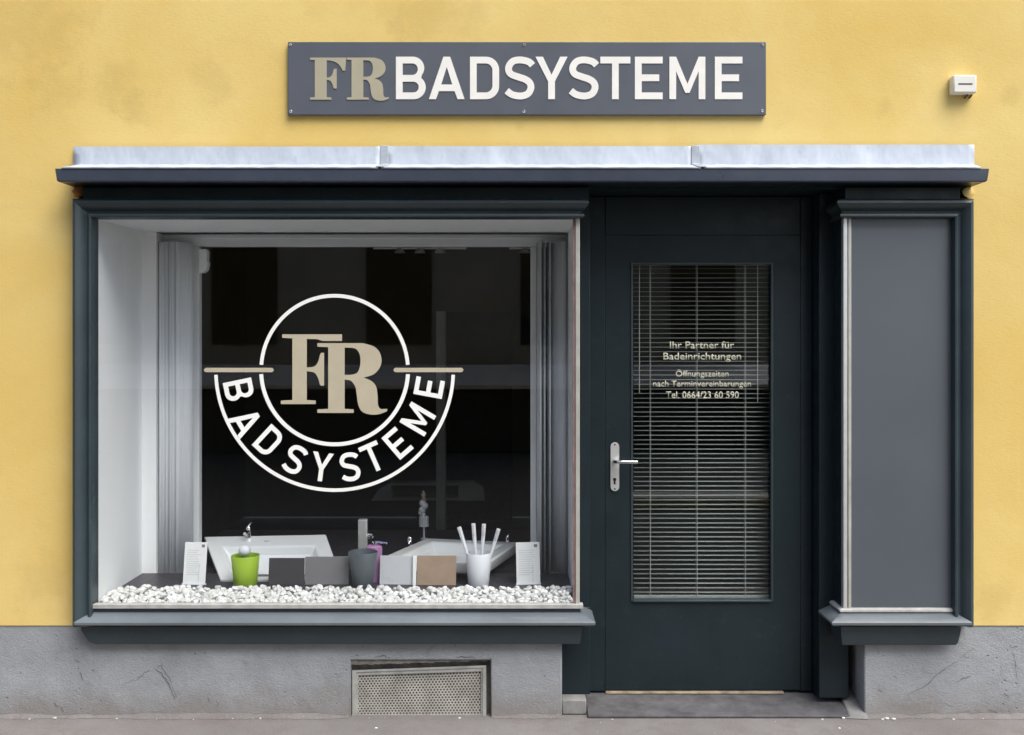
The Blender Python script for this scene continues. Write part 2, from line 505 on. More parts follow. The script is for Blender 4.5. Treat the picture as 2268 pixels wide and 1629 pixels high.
# wall cracks and chips: recessed lines of dirt, thin ribbons on the render
def crack(name, pts, wmm, m):
    bm = BM()
    pts3 = [P(u, v, 0.0) for (u, v) in pts]
    fine = []
    for i in range(len(pts3) - 1):
        for k in range(5):
            t = k / 5
            p = pts3[i].lerp(pts3[i + 1], t)
            j = 0.004 if k else 0.0
            fine.append(p + Vector((random.uniform(-j, j), 0, random.uniform(-j, j))))
    fine.append(pts3[-1])
    n = len(fine); A = []; B = []
    for i, p in enumerate(fine):
        t = (fine[min(i + 1, n - 1)] - fine[max(i - 1, 0)]).normalized()
        nrm = Vector((-t.z, 0, t.x))
        wd = wmm / 2500.0 * (0.35 + 0.65 * math.sin(math.pi * min(1, (i + 0.6) / n))) * random.uniform(0.5, 1.3)
        A.append(bm.verts.new((p + nrm * wd) + Vector((0, 0.0015, 0)))); B.append(bm.verts.new((p - nrm * wd) + Vector((0, 0.0015, 0))))
    for i in range(n - 1):
        bm.faces.new((A[i], A[i + 1], B[i + 1], B[i]))
    o = obj(name, bm, m, house)
    return o
cracks = [([(340, 1480), (356, 1490), (373, 1515), (380, 1530), (397, 1570 - 22)][:4] + [(388, 1551)], 4.0),
          ([(346, 1482), (356, 1473), (362, 1484), (374, 1501), (382, 1520), (391, 1546)], 3.2),
          ([(304, 1507), (318, 1492), (332, 1484)], 2.6), ([(270, 1518), (292, 1508), (304, 1507)], 1.4),
          ([(176, 1490), (184, 1508)], 3.4), ([(165, 1462), (174, 1468)], 4.6),
          ([(118, 1558), (130, 1566)], 5.2), ([(134, 1566), (142, 1577)], 4.4),
          ([(459, 1546), (466, 1558)], 3.6), ([(478, 1552), (484, 1566)], 2.2), ([(262, 1605 - 22), (284, 1592 - 6)], 2.2),
          ([(2158, 1436), (2140, 1448), (2112, 1469), (2085, 1488), (2066, 1502), (2060, 1512), (2044, 1524), (2016, 1536), (2010, 1553)], 2.4),
          ([(2120, 1511), (2136, 1502), (2150, 1500)], 3.2), ([(2238, 1432), (2256, 1433)], 3.4), ([(2242, 1440), (2246, 1452), (2252, 1490), (2256, 1515)], 1.8),
          ([(1980, 1496), (1990, 1508)], 2.4), ([(1945, 1526), (1956, 1534)], 2.6), ([(2092, 1557), (2112, 1566)], 3.0), ([(2118, 1600 - 21), (2126, 1592 - 4)], 2.4),
          ([(2126, 1580), (2146, 1576), (2158, 1586)], 2.4), ([(2136, 1452), (2146, 1458)], 2.6), ([(2224, 1536), (2236, 1546)], 2.4), ([(2190, 1573), (2216, 1584)], 3.0),
          ([(1975, 1579), (1988, 1584)], 2.6), ([(830, 1456), (850, 1453), (864, 1458)], 3.4), ([(1010, 1456), (1040, 1455), (1052, 1459)], 4.0)]
for pts, wmm in cracks:
    crack('crack', pts, wmm, M['crack'])
for pts, wmm in [([(2168, 207 + 6), (2190, 213), (2214, 207), (2232, 188), (2252, 178)], 1.0), ([(20, 655), (34, 662), (44, 676), (46, 692), (36, 702)], 1.0), ([(60, 1308), (84, 1316), (110, 1325), (140, 1331)], 1.0),
                 ([(2170, 1300), (2186, 1310), (2200, 1322)], 1.0), ([(0, 232), (40, 240), (90, 238)], 0.8), ([(1990, 300), (2010, 282), (2040, 270)], 0.8)]:
    crack('hairline', pts, wmm, M['hairline'])
for pts, wmm in [([(1034, 79), (1041, 84)], 2.2), ([(97, 966), (100, 974)], 4.0), ([(94, 968), (97, 975)], 2.4), ([(1836, 231), (1829, 238)], 2.8), ([(735, 254), (741, 262)], 2.0), ([(415, 175), (412, 162)], 2.0)]:
    crack('chip', pts, wmm, M['brown'])

# doorway floor
zs = 0.040
bm = BM()
x0, x1 = px(1302), px(1882)
hexa(bm, [(x0, -0.012, 0.001), (x1, -0.012, 0.001), (x1, 0.30, 0.001), (x0, 0.30, 0.001)],
     [(x0, -0.012, 0.014), (x1, -0.012, 0.012), (x1, 0.30, zs + 0.004), (x0, 0.30, zs + 0.004)])
obj('doorstep', bm, M['concrete'], house, bevel=0.004)
bm = BM()
bx(bm, pl_r + 0.0005, px(1300), 0.03, 0.30, 0.001, 0.066)
obj('threshold_block', bm, M['block'], house, bevel=0.006)
bm = BM()
hexa(bm, [(px(1868), -0.02, 0.002), (px(1922), -0.03, 0.002), (pr_l + 0.001, 0.20, 0.002), (px(1884), 0.20, 0.002)],
     [(px(1882), -0.005, 0.012), (px(1918), -0.01, 0.016), (pr_l + 0.001, 0.20, 0.060), (px(1890), 0.20, 0.055)])
obj('mortar_fillet', bm, M['block'], house, bevel=0.004)
# crumbs of old render where the cornice dies into the wall
for (u, v, m, s) in ((172, 424, M['orange_render'], 0.028), (2146, 426, M['yellow'], 0.026)):
    bm = BM()
    bmesh.ops.create_icosphere(bm, subdivisions=2, radius=s)
    for q in bm.verts:
        q.co = Vector((q.co.x * 1.0, q.co.y * 0.4, q.co.z * 0.95)) * random.uniform(0.78, 1.12) + Vector((px(u, -0.02), -0.012, pz(v, -0.02)))
    obj('render_patch', bm, m, house, smooth=True)

def foot(x0, x1):
    bm = BM(); rows = []
    n = int((x1 - x0) / 0.02)
    h = 0.008
    for i in range(n + 1):
        x = x0 + (x1 - x0) * i / n
        h = min(0.018, max(0.002, h + random.uniform(-.004, .004)))
        d = 0.006 + h * random.uniform(0.8, 1.6)
        rows.append([(x, 0.004, h), (x, 0.004 - d * 0.35, h * 0.7), (x, 0.004 - d, 0.0012), (x, 0.010, 0.0012)])
    sweep(bm, rows)
    obj('asphalt_fillet', bm, M['asphalt'], house, smooth=True, angle=60)
foot(-3.2, vx0 - 0.004); foot(vx1 + 0.004, pl_r - 0.004); foot(pr_l + 0.01, 3.2)
# ------------------------------------------------------------------ grit on the pavement
bm = BM()
for i in range(44):
    x = random.uniform(-2.4, 2.4); y = -random.uniform(0.01, 0.40) if i > 26 else -random.uniform(0.004, 0.03)
    s = random.choice((0.0018, 0.0022, 0.003, 0.004, 0.006))
    ret = bmesh.ops.create_icosphere(bm, subdivisions=1, radius=s)
    for q in ret['verts']:
        q.co = Vector((q.co.x * random.uniform(.8, 1.5), q.co.y, q.co.z * 0.6)) + Vector((x, y, 0.002))
for (u, v) in ((125, 1590 + 3), (1913, 1596), (1865, 1601), (1974, 1592), (1960, 1590 + 2)):
    ret = bmesh.ops.create_icosphere(bm, subdivisions=1, radius=0.009)
    yy = -0.012 - 0.02 * random.random()
    for q in ret['verts']:
        q.co = Vector((q.co.x * random.uniform(.8, 1.5), q.co.y, q.co.z * 0.55)) + Vector((px(u), yy, 0.004))
grit = obj('grit', bm, M['grit'])
tag(grit, 'pale stone chippings lying on the pavement along the wall', 'chippings', kind='stuff')

# ------------------------------------------------------------------ lettering alphabet (cap height 1)
def arc(cx, cy, rx, ry, a0, a1, n=10):
    return [(cx + rx * math.cos(R(a0 + (a1 - a0) * i / n)), cy + ry * math.sin(R(a0 + (a1 - a0) * i / n))) for i in range(n + 1)]
def catmull(pts, n=6):
    out = []
    for i in range(len(pts) - 1):
        p0 = pts[max(i - 1, 0)]; p1 = pts[i]; p2 = pts[i + 1]; p3 = pts[min(i + 2, len(pts) - 1)]
        for k in range(n):
            t = k / n
            out.append(tuple(0.5 * ((2 * p1[a]) + (-p0[a] + p2[a]) * t + (2 * p0[a] - 5 * p1[a] + 4 * p2[a] - p3[a]) * t * t + (-p0[a] + 3 * p1[a] - 3 * p2[a] + p3[a]) * t ** 3) for a in (0, 1)))
    out.append(pts[-1])
    return out
def ribbon(pts, t):
    L_, R_ = [], []
    n = len(pts)
    for i, p in enumerate(pts):
        a = pts[max(i - 1, 0)]; b = pts[min(i + 1, n - 1)]
        d = Vector((b[0] - a[0], b[1] - a[1])).normalized()
        L_.append((p[0] - d.y * t / 2, p[1] + d.x * t / 2)); R_.append((p[0] + d.y * t / 2, p[1] - d.x * t / 2))
    return L_ + R_[::-1]
T = 0.158
def glyphs():
    g = {}
    g['E'] = (0.645, [[(0, 0), (.645, 0), (.645, T), (T, T), (T, .425), (.565, .425), (.565, .425 + T), (T, .425 + T), (T, 1 - T), (.645, 1 - T), (.645, 1), (0, 1)]])
    g['T'] = (0.71, [[(.276, 0), (.434, 0), (.434, 1 - T), (.71, 1 - T), (.71, 1), (0, 1), (0, 1 - T), (.276, 1 - T)]])
    g['Y'] = (0.75, [[(.296, 0), (.454, 0), (.454, .42), (.75, 1), (.577, 1), (.375, .575), (.173, 1), (0, 1), (.296, .42)]])
    g['M'] = (0.85, [[(0, 0), (T, 0), (T, .66), (.375, .15), (.475, .15), (.85 - T, .66), (.85 - T, 0), (.85, 0), (.85, 1), (.85 - T, 1), (.425, .36), (T, 1), (0, 1)]])
    g['A'] = (0.85, [[(0, 0), (.168, 0), (.238, .19), (.612, .19), (.682, 0), (.85, 0), (.505, 1), (.345, 1)], [(.292, .345), (.558, .345), (.425, .76)]])
    g['D'] = (0.69, [[(0, 0)] + arc(.38, .31, .31, .31, -90, 0) + arc(.38, .69, .31, .31, 0, 90) + [(0, 1)],
                     [(T, T)] + arc(.37, .32, .162, .162, -90, 0) + arc(.37, .68, .162, .162, 0, 90) + [(T, 1 - T)]])
    g['B'] = (0.70, [[(0, 0)] + arc(.42, .28, .28, .28, -90, 52, 12) + arc(.40, .735, .265, .265, -38, 90, 12) + [(0, 1)],
                     [(T, T)] + arc(.41, .285, .127, .127, -90, 90) + [(T, .412)],
                     [(T, .57)] + arc(.39, .706, .125, .136, -90, 90) + [(T, 1 - T)]])
    s = catmull([(.655, .80), (.56, .885), (.36, .925), (.19, .885), (.098, .74), (.145, .60), (.32, .525), (.47, .475), (.585, .395), (.62, .275), (.565, .145), (.45, .085), (.32, .078), (.17, .115), (.055, .20)], 5)
    g['S'] = (0.70, [ribbon(s, T)])
    c = catmull
    stem = [(.39, .455)]
    F = ([(0, 0), (.50, 0), (.50, .05), (.39, .058), (.39, .47)] + c([(.39, .47), (.47, .45), (.525, .37), (.55, .28)])[1:] + [(.565, .265), (.625, .265), (.625, .735), (.565, .735)] +
         c([(.55, .70), (.525, .61), (.47, .54), (.39, .525)]) + [(.39, .935)] + c([(.39, .935), (.52, .92), (.64, .865), (.72, .78), (.765, .69)])[1:] + [(.825, .69), (.85, 1.0), (0, 1), (0, .95), (.11, .942), (.11, .058), (0, .05)])
    g['F serif'] = (0.85, [F])
    F2 = ([(0, 0), (.50, 0), (.50, .05), (.372, .058), (.372, .47)] + c([(.372, .47), (.48, .45), (.535, .37), (.56, .28)])[1:] + [(.575, .265), (.62, .265), (.62, .735), (.575, .735)] +
          c([(.56, .70), (.535, .61), (.48, .54), (.372, .525)]) + [(.372, .935), (.52, .93), (.60, .905), (.877, .905), (.877, 1.0), (.02, 1), (.02, .95), (.165, .942), (.165, .058), (0, .05)])
    g['F cut'] = (0.85, [F2])
    Rr = ([(0, 0), (.52, 0), (.52, .05), (.39, .058), (.39, .475)] + c([(.39, .475), (.48, .46), (.545, .37), (.565, .25), (.585, .12), (.64, .02), (.75, -.022), (.88, -.02), (1.0, .025)])[1:] + [(1.0, .058)] +
          c([(.95, .055), (.90, .062), (.868, .12), (.862, .25), (.84, .38), (.77, .46), (.66, .505)]) + c([(.66, .505), (.80, .55), (.885, .635), (.92, .745), (.89, .87), (.80, .955), (.65, 1.0)])[1:] + [(0, 1), (0, .95), (.11, .942), (.11, .058), (0, .05)])
    hole = [(.39, .545), (.39, .935), (.47, .935)] + c([(.47, .935), (.555, .915), (.605, .84), (.618, .74), (.60, .63), (.555, .565), (.47, .545)])[1:]
    g['R serif'] = (1.0, [Rr, hole])
    g['R cut'] = (1.0, [[(.155 if abs(x - .11) < 1e-6 else x, y) for (x, y) in Rr], hole])
    return g
G = glyphs()
def letter(g, m, parent, to3d, depth, name='letter', xscale=1.0):
    bm = BM()
    prism(bm, [[(x * xscale, y) for (x, y) in lp] for lp in G[g][1]], to3d, Vector((0, depth, 0)))
    return obj(name, bm, m, parent)

# ------------------------------------------------------------------ name board
YB = -0.022
sign = thing('shop_sign', 'long grey name board with raised cream letters screwed to the yellow wall', 'sign', (px(1166), 0, pz(174)))
box_obj('board', (px(637, YB), px(1697, YB), YB, -0.002, pz(93, YB), pz(255, YB)), M['sign'], sign, 0.003)
def on_sign(u0, vb, h):
    s = h / S * (D + YB) / D
    ox, oz = px(u0, YB), pz(vb, YB)
    return lambda x, y: Vector((ox + x * s, YB - 0.0028, oz + y * s))
H = 94.0
for (g, u0, u1, m, vb, h) in (('F serif', 687, 767, M['tan'], 221.5, 93), ('R serif', 768.5, 861.5, M['tan'], 221.5, 93),
                              ('B', 877, 943, M['cream'], 220.5, H), ('A', 950, 1029, M['cream'], 220.5, H), ('D', 1041, 1105.5, M['cream'], 220.5, H), ('S', 1117, 1183.5, M['cream'], 220.5, H),
                              ('Y', 1186, 1257, M['cream'], 220.5, H), ('S', 1259, 1325.5, M['cream'], 220.5, H), ('T', 1329.5, 1396, M['cream'], 220.5, H),
                              ('E', 1406, 1467.5, M['cream'], 220.5, H), ('M', 1482.5, 1562, M['cream'], 220.5, H), ('E', 1583, 1644, M['cream'], 220.5, H)):
    letter(g, m, sign, on_sign(u0, vb, h), 0.0025, xscale=(u1 - u0) / h / G[g][0])
for (u, v) in ((643, 100), (1161, 100), (1689, 99), (644, 247), (1160, 247), (1688, 246)):
    bm = BM(); c0 = P(u, v, YB)
    lathe(bm, [(0.0065, 0), (0.0065, -0.002), (0.004, -0.0045)], 10, c0, 'Y')
    obj('screw', bm, M['chrome'], sign, smooth=True)

# ------------------------------------------------------------------ little box on the wall
sb = thing('sensor_box', 'small cream plastic box with a dark slot on the yellow wall', 'sensor box', (px(2137), 0, pz(190)))
box_obj('housing', (px(2112, -0.05), px(2164, -0.05), -0.05, -0.001, pz(206, -0.05), pz(166, -0.05)), M['sensor'], sb, 0.006)
box_obj('slot', (px(2123, -0.051), px(2154, -0.051), -0.0512, -0.045, pz(187.5, -0.051), pz(185, -0.051)), M['black'], sb)
for u in (2144, 2154):
    bm = BM(); c0 = P(u, 206, -0.02)
    tube(bm, [c0, c0 + Vector((-0.004, 0.004, -0.012)), c0 + Vector((-0.008, 0.016, -0.02))], 0.004, 6)
    obj('cable_gland', bm, M['brown'], sb)

# ------------------------------------------------------------------ cornice over the whole shopfront, zinc flashing on top
cor = thing('cornice', 'dark blue grey wooden cornice with zinc flashing over the shopfront', 'cornice', (px(1156), 0, pz(395)))
YC = -0.165
zt, zb_ = pz(372, YC), pz(404, -0.155)
xa0, xa1 = px(122, YC), px(2191, YC); xb0, xb1 = px(131, -0.155), px(2181, -0.155)
prof = [(-0.118, zt - 0.003), (YC, zt - 0.003), (YC, zt - 0.010), (-0.161, zb_ + 0.004), (-0.155, zb_), (-0.125, zb_ + 0.001), (-0.118, zb_ + 0.001)]
bm = BM()
def corner_x(y, left):
    t = (y - YC) / 0.010
    t = max(0.0, min(1.0, t))
    return (xa0 + (xb0 - xa0) * t) if left else (xa1 + (xb1 - xa1) * t)
sweep(bm, [[(corner_x(y, True), y, z) for (y, z) in prof], [(corner_x(y, False), y, z) for (y, z) in prof]])
obj('fascia', bm, M['fascia'], cor, bevel=0.002)
zw = pz(365, -0.012)
box_obj('soffit', (px(150, -0.06), px(2163, -0.06), -0.1175, -0.001, zb_ + 0.003, zt - 0.004), M['door_paint'], cor)  # shade under the cornice put into the colour
ztop = pz(324, -0.012)
seams = (158 + 5, 851, 1541, 2158)
for i in range(3):
    x0 = px(seams[i], -0.012) + (0.0 if i == 0 else 0.006); x1 = px(seams[i + 1], -0.012) - (0 if i == 2 else 0.006)
    xs0 = px(137, YC) if i == 0 else x0; xs1 = px(2172, YC) if i == 2 else x1
    dz = (-0.002, 0.0, 0.006)[i]
    bm = BM()
    N = 40
    rows = []
    for k in range(N + 1):
        t = k / N
        x = x0 + (x1 - x0) * t; xs = xs0 + (xs1 - xs0) * t
        wob = 0.0016 * math.sin(k * 1.7 + i) + random.uniform(-.0008, .0008)
        rows.append([(x, -0.0105, ztop + dz), (x, -0.0125, ztop + dz), (x, -0.013 + wob, (ztop + zw) / 2), (x, -0.014, zw + wob), (xs, YC - 0.004, zt + 0.002 + wob * 0.4), (xs, YC - 0.004, zt - 0.004)])
    sweep(bm, rows, closed_profile=False, cap=False)
    o = obj('flashing_sheet', bm, M['zinc'], cor, smooth=True, recalc=False, angle=25)
    so_ = o.modifiers.new('solid', 'SOLIDIFY'); so_.thickness = 0.0012
for u in (851, 1541):
    bm = BM()
    x0, x1 = px(u - 9, -0.02), px(u + 9, -0.02)
    sweep(bm, [[(x, -0.012, ztop + 0.002), (x, -0.016, ztop + 0.002), (x, -0.018, zw + 0.002), (x, YC - 0.007, zt + 0.006), (x, YC - 0.007, zt + 0.002), (x, -0.012, zw - 0.004)] for x in (x0, x1)])
    obj('seam_strip', bm, M['zinc_seam'], cor, bevel=0.002)
# soffit board back over the doorway, and the frieze boards under it, shaded by a darker paint
box_obj('soffit_board', (px(165), px(2150), 0.0, 0.34, pz(418, -0.02), pz(418, -0.02) + 0.03), M['door_paint'], cor)

# ------------------------------------------------------------------ moulded frames
def mould_profile(k=1.0):
    """(inward offset in metres, Y) from the outer edge to the opening"""
    q = [(0, 0.01), (0, -.050), (2, -.072), (6, -.084), (11, -.088), (17, -.082), (22, -.070), (26, -.058), (28, -.055), (33, -.053), (34.2, -.066), (38, -.070), (41.4, -.068), (42, -.060), (42, 0.01)]
    return [(o * k / S, y) for (o, y) in q]

def sweep_xz(bm, pts, prof, inward, starts=None):
    """mitred sweep along a polyline in the XZ plane. inward: per-segment unit vectors into the opening"""
    rings = []
    n = len(pts)
    for i, (x, z) in enumerate(pts):
        if i == 0: m = Vector(inward[0])
        elif i == n - 1: m = Vector(inward[-1])
        else: m = Vector(inward[i - 1]) + Vector(inward[i])
        rings.append([(x + m.x * o, y, z + m.y * o) for (o, y) in prof])
    sweep(bm, rings)

def sweep_plan(bm, pts, normals, prof, first=None, last=None):
    """mitred sweep along a polyline in plan; prof: (outward offset, Z)"""
    rings = []
    n = len(pts)
    for i, (x, y) in enumerate(pts):
        if i == 0: m = Vector(first) if first else Vector(normals[0])
        elif i == n - 1: m = Vector(last) if last else Vector(normals[-1])
        else: m = Vector(normals[i - 1]) + Vector(normals[i])
        rings.append([(x + m.x * o, y + m.y * o, z) for (o, z) in prof])
    sweep(bm, rings)

YF = -0.03       # glass and board plane
YR = 0.10        # where the returns die into the door frame
def build_case(root, side, u_out, u_corner, u_head_end):
    """side=-1: frame on the left, returns into the doorway on the right; +1 mirrored"""
    pr = mould_profile()
    ym = -0.06
    xo = px(u_out, ym); zt_, zb2 = pz(440, ym), pz(1386, ym)
    inx = 1.0 if side < 0 else -1.0
    xc = px(u_corner, -0.05)
    # jamb, then head, joined on the mitre
    bm = BM()
    m = Vector((inx, 0)); mm = Vector((inx, -1.0))
    sweep(bm, [[(xo + m.x * o, y, zb2) for (o, y) in pr], [(xo + mm.x * o, y, zt_ + mm.y * o) for (o, y) in pr]])
    obj('jamb', bm, M['paint'], root, smooth=True, angle=25)
    bm = BM()
    xe = xc
    head_rings = [[(xo + mm.x * o, y, zt_ + mm.y * o) for (o, y) in pr], [(xe, y, zt_ - o) for (o, y) in pr]]
    # turn the corner and run back into the doorway, projecting sideways as much as the front projects
    ret0 = [(xe + inx * (-(y) - 0.05 if y < -0.05 else 0.0), y, zt_ - o) for (o, y) in pr]
    ret1 = [(xe + inx * (-(y) - 0.05 if y < -0.05 else 0.0), YR, zt_ - o) for (o, y) in pr]
    sweep(bm, [head_rings[0], ret0])
    bm2 = []
    obj('head', bm, M['paint'], root, smooth=True, angle=25)
    bm = BM()
    rp = [(0.0, zt_), (0.006, zt_ - 2 / S), (0.028, zt_ - 6 / S), (0.032, zt_ - 14 / S), (0.028, zt_ - 20 / S), (0.010, zt_ - 26 / S), (0.003, zt_ - 33 / S), (0.012, zt_ - 36 / S), (0.010, zt_ - 41 / S), (0.0, zt_ - 42 / S)]
    sweep(bm, [[(xe + inx * o + (0.0 if o == 0 else 0.0), y, z) for (o, z) in rp] for y in (-0.052, YR)])
    obj('head_return', bm, M['paint'], root, smooth=True, angle=25)
    # sill with sloping weathering, turning into the doorway
    z0 = pz(1347, YF)
    zs1 = pz(1357.5, -0.045)
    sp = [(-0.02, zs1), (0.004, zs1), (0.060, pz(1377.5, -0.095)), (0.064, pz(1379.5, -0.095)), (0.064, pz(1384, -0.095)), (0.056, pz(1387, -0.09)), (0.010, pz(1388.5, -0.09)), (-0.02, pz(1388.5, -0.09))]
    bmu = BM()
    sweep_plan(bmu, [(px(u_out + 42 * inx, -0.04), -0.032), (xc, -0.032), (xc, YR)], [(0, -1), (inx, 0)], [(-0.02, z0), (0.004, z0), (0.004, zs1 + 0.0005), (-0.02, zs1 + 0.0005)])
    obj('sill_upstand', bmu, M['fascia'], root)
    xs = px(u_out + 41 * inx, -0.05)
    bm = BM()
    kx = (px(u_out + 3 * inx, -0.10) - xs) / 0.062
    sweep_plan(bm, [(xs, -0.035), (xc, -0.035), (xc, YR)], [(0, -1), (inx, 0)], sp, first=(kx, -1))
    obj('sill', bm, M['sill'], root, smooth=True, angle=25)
    # canted apron under the sill
    zt2, zb3 = pz(1388, -0.04), pz(1426 if side < 0 else 1428, -0.03)
    ap = [(-0.03, zt2), (0.014, zt2), (0.013, zt2 - 0.02), (0.007, zb3 + 0.010), (0.002, zb3), (-0.03, zb3)]
    bm = BM()
    xl_t, xl_b = (px(181, -.05), px(216, -.04)) if side < 0 else (px(2128, -.05), px(2116, -.04))
    kx2 = (xl_t - xl_b) / 0.013
    xcc = xc - inx * 0.004
    sweep_plan(bm, [(xl_b, -0.035), (xcc, -0.035), (xcc, YR)], [(0, -1), (inx, 0)], ap, first=(kx2, -1))
    obj('apron', bm, M['paint'], root, smooth=True, angle=25)
    # frieze board between head and cornice, its shade put into the darker paint
    fx = (px(184, -.05), px(1304, -.05)) if side < 0 else (px(1872, -.05), px(2126, -.05))
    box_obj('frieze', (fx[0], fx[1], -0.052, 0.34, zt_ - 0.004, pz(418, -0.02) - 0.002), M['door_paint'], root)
    return xo, xc, zt_, zb2

# ------------------------------------------------------------------ display window
dw = thing('display_window', 'large shop display window in a moulded blue grey frame with white inner reveals', 'shop window', (px(740), 0, pz(1386)))
xo, xc, zh, zbm = build_case(dw, -1, 161, 1284, 1308)
gx0, gx1 = px(203, YF), xc - 0.002
gz0, gz1 = pz(1346, YF), pz(481, YF)
box_obj('glass_pane', (gx0, gx1 - 0.030, YF, YF + 0.006, gz0, gz1), M['glass'], dw)
box_obj('side_glass', (xc - 0.012, xc - 0.006, -0.012, YR + 0.02, gz0, gz1), M['glass'], dw)
# aluminium corner post with its reddish rubber line
box_obj('corner_post', (px(1274.5, YF), px(1284, YF), YF - 0.008, YF + 0.02, gz0, gz1), M['brass_strip'], dw, 0.002)
box_obj('corner_seal', (px(1269, YF), px(1274, YF), YF - 0.003, YF + 0.014, gz0, gz1), M['rust'], dw)
# putty bead along the bottom, shadow gap along the top and left
box_obj('bottom_bead', (gx0, px(1291, YF), YF - 0.020, YF + 0.02, pz(1346.5, YF), pz(1337, YF)), M['mortar'], dw, 0.002)
# white box inside
YK = 0.57
zc_in = pz(484, 0.0)
zf = 0.468
xl_in = px(205, YF)
xr_in = xc - 0.016
niche_l, niche_r, niche_t = px(346, YK), px(1261, YK), pz(507, YK)
box_obj('side_wall', (xl_in - 0.05, xl_in, -0.02, YK + 0.1, zf - 0.05, zc_in + 0.05), M['white_wall'], dw)
box_obj('side_wall', (xr_in, xr_in + 0.012, YR + 0.02, YK + 0.1, zf - 0.05, zc_in + 0.05), M['white_wall'], dw)
box_obj('ceiling', (xl_in, xr_in, -0.02, YK + 0.1, zc_in, zc_in + 0.04), M['white_wall'], dw)
bm = BM()
bx(bm, xl_in, niche_l, YK, YK + 0.1, zf - 0.04, zc_in); bx(bm, niche_l, niche_r, YK, YK + 0.1, niche_t, zc_in); bx(bm, niche_r, xr_in, YK, YK + 0.1, zf - 0.04, zc_in)
obj('back_wall', bm, M['white_wall'], dw)
YN = 0.68
box_obj('display_floor', (xl_in, xr_in, -0.022, YK + 0.1, zf - 0.06, zf), M['dark_board'], dw)
box_obj('ledge', (niche_l, niche_r, YK + 0.1, 1.75, 0.44, 0.499), M['dark_board'], dw)
box_obj('ledge_board', (xl_in + 0.001, xr_in - 0.001, 0.235, YK, zf + 0.001, 0.500), M['dark_board'], dw)
# inner white frame: header and two posts
fr_t = pz(546, YN)
box_obj('inner_header', (niche_l - 0.02, niche_r + 0.02, YN, YN + 0.05, fr_t, niche_t + 0.05), M['white_frame'], dw, 0.003)
box_obj('inner_header_rail', (niche_l, niche_r, YK + 0.101, YN - 0.001, pz(529, YN), niche_t - 0.001), M['white_frame'], dw, 0.003)
box_obj('inner_post', (px(416, YN), px(441, YN), YN + 0.002, YN + 0.048, 0.50, fr_t - 0.001), M['white_frame'], dw, 0.003)
box_obj('inner_post', (px(1175, YN), px(1189, YN), YN + 0.002, YN + 0.048, 0.50, fr_t - 0.001), M['white_frame'], dw, 0.003)
bm = BM()
cc = P(443, 578, YN)
prism(bm, [[(0, -.062), (.022, -.060), (.038, -.045), (.046, -.01), (.040, 0.0), (.042, .045), (.036, .058), (.0, .060)]], lambda x, y: Vector((cc.x - 0.004 + x, YN - 0.012, cc.z + y)), Vector((0, 0.05, 0)))
obj('blind_bracket', bm, M['white_frame'], dw, bevel=0.004)
# vertical blinds bunched behind the posts
def vertical_blind(label, us, angs, vtop=537, vbot=1268):
    t = thing('vertical_blind', label, 'blind', (px(sum(us) / len(us), 0.63), 0.63, 0.5), 'bunched vertical blinds in the display window')
    proto = None
    for u, a in zip(us, angs):
        yy = 0.625 + random.uniform(-.006, .006)
        z1, z0 = pz(vtop, yy), pz(vbot, yy)
        if proto is None:
            bm = BM()
            hw = 0.0445
            rings = []
            for k in range(5):
                q = -hw + 2 * hw * k / 4
                rings.append([(q, 0.004 * (1 - (q / hw) ** 2), z0), (q, 0.004 * (1 - (q / hw) ** 2), z1)])
            sweep(bm, rings, closed_profile=False, cap=False)
            proto = obj('slat', bm, M['fabric'], None, smooth=True, recalc=False)
            proto.modifiers.new('solid', 'SOLIDIFY').thickness = 0.0008
            bm = BM(); bx(bm, -hw * 0.96, hw * 0.96, -0.003, 0.003, pz(1293, 0.625), pz(vbot, 0.625) - 0.002)
            wproto = obj('slat_weight', bm, M['weight'], None, bevel=0.002)
            s_, w_ = proto, wproto
        else:
            s_, w_ = link(proto.copy()), link(wproto.copy())
        for q in (s_, w_):
            q.location = (px(u, yy), yy, 0); q.rotation_euler = (0, 0, R(a)); adopt(q, t)
    return t
vertical_blind('pale vertical blind bunched against the white plaster reveal beside the green cup', [364, 371, 379, 386, 393, 401, 409], [34, 48, 28, 42, 52, 30, 40])
vertical_blind('pale vertical blind bunched beside the corner post nearest the door', [1194, 1204, 1215, 1236, 1243, 1250, 1257], [103, 99, 101, 148, 140, 152, 144])

# ------------------------------------------------------------------ lettering on the window glass
wl = thing('window_lettering', 'round cream and tan shop emblem stuck on the display window glass', 'lettering', (px(741, YF), YF - 0.001, pz(1091, YF)))
YL = YF - 0.0012
def on_glass(u, v): return Vector((px(u, YL), YL, pz(v, YL)))
def flat(name, loops, m, parent, y=YL):
    bm = BM()
    prism(bm, loops, lambda u, v: Vector((px(u, y), y, pz(v, y))), Vector((0, 0.0008, 0)))
    return obj(name, bm, m, parent)
LC = (741.0, 820.0)
def arcpts(r, a0, a1, n): return [(LC[0] + r * math.cos(R(a0 + (a1 - a0) * i / n)), LC[1] + r * math.sin(R(a0 + (a1 - a0) * i / n)) * 1.012) for i in range(n + 1)]
def band(r0, r1, a0, a1, n): return arcpts(r1, a0, a1, n) + arcpts(r0, a1, a0, n)
flat('ring_arc', [band(158.5, 166.5, 184, 356, 60)], M['cream_glass'], wl)
flat('ring_arc', [band(158.5, 167.0, 3.2, 176.8, 60)], M['cream_glass'], wl)
flat('ring_arc', [band(259.2, 266.8, 2.3, 177.7, 80)], M['cream_glass'], wl)
for (a, b) in ((451, 607), (871, 1027)):
    flat('bar', [[(a, 820)] + [(a + 4, 824.8), (b - 4, 824.8), (b, 820), (b - 4, 815.2), (a + 4, 815.2)]], M['tan_glass'], wl)
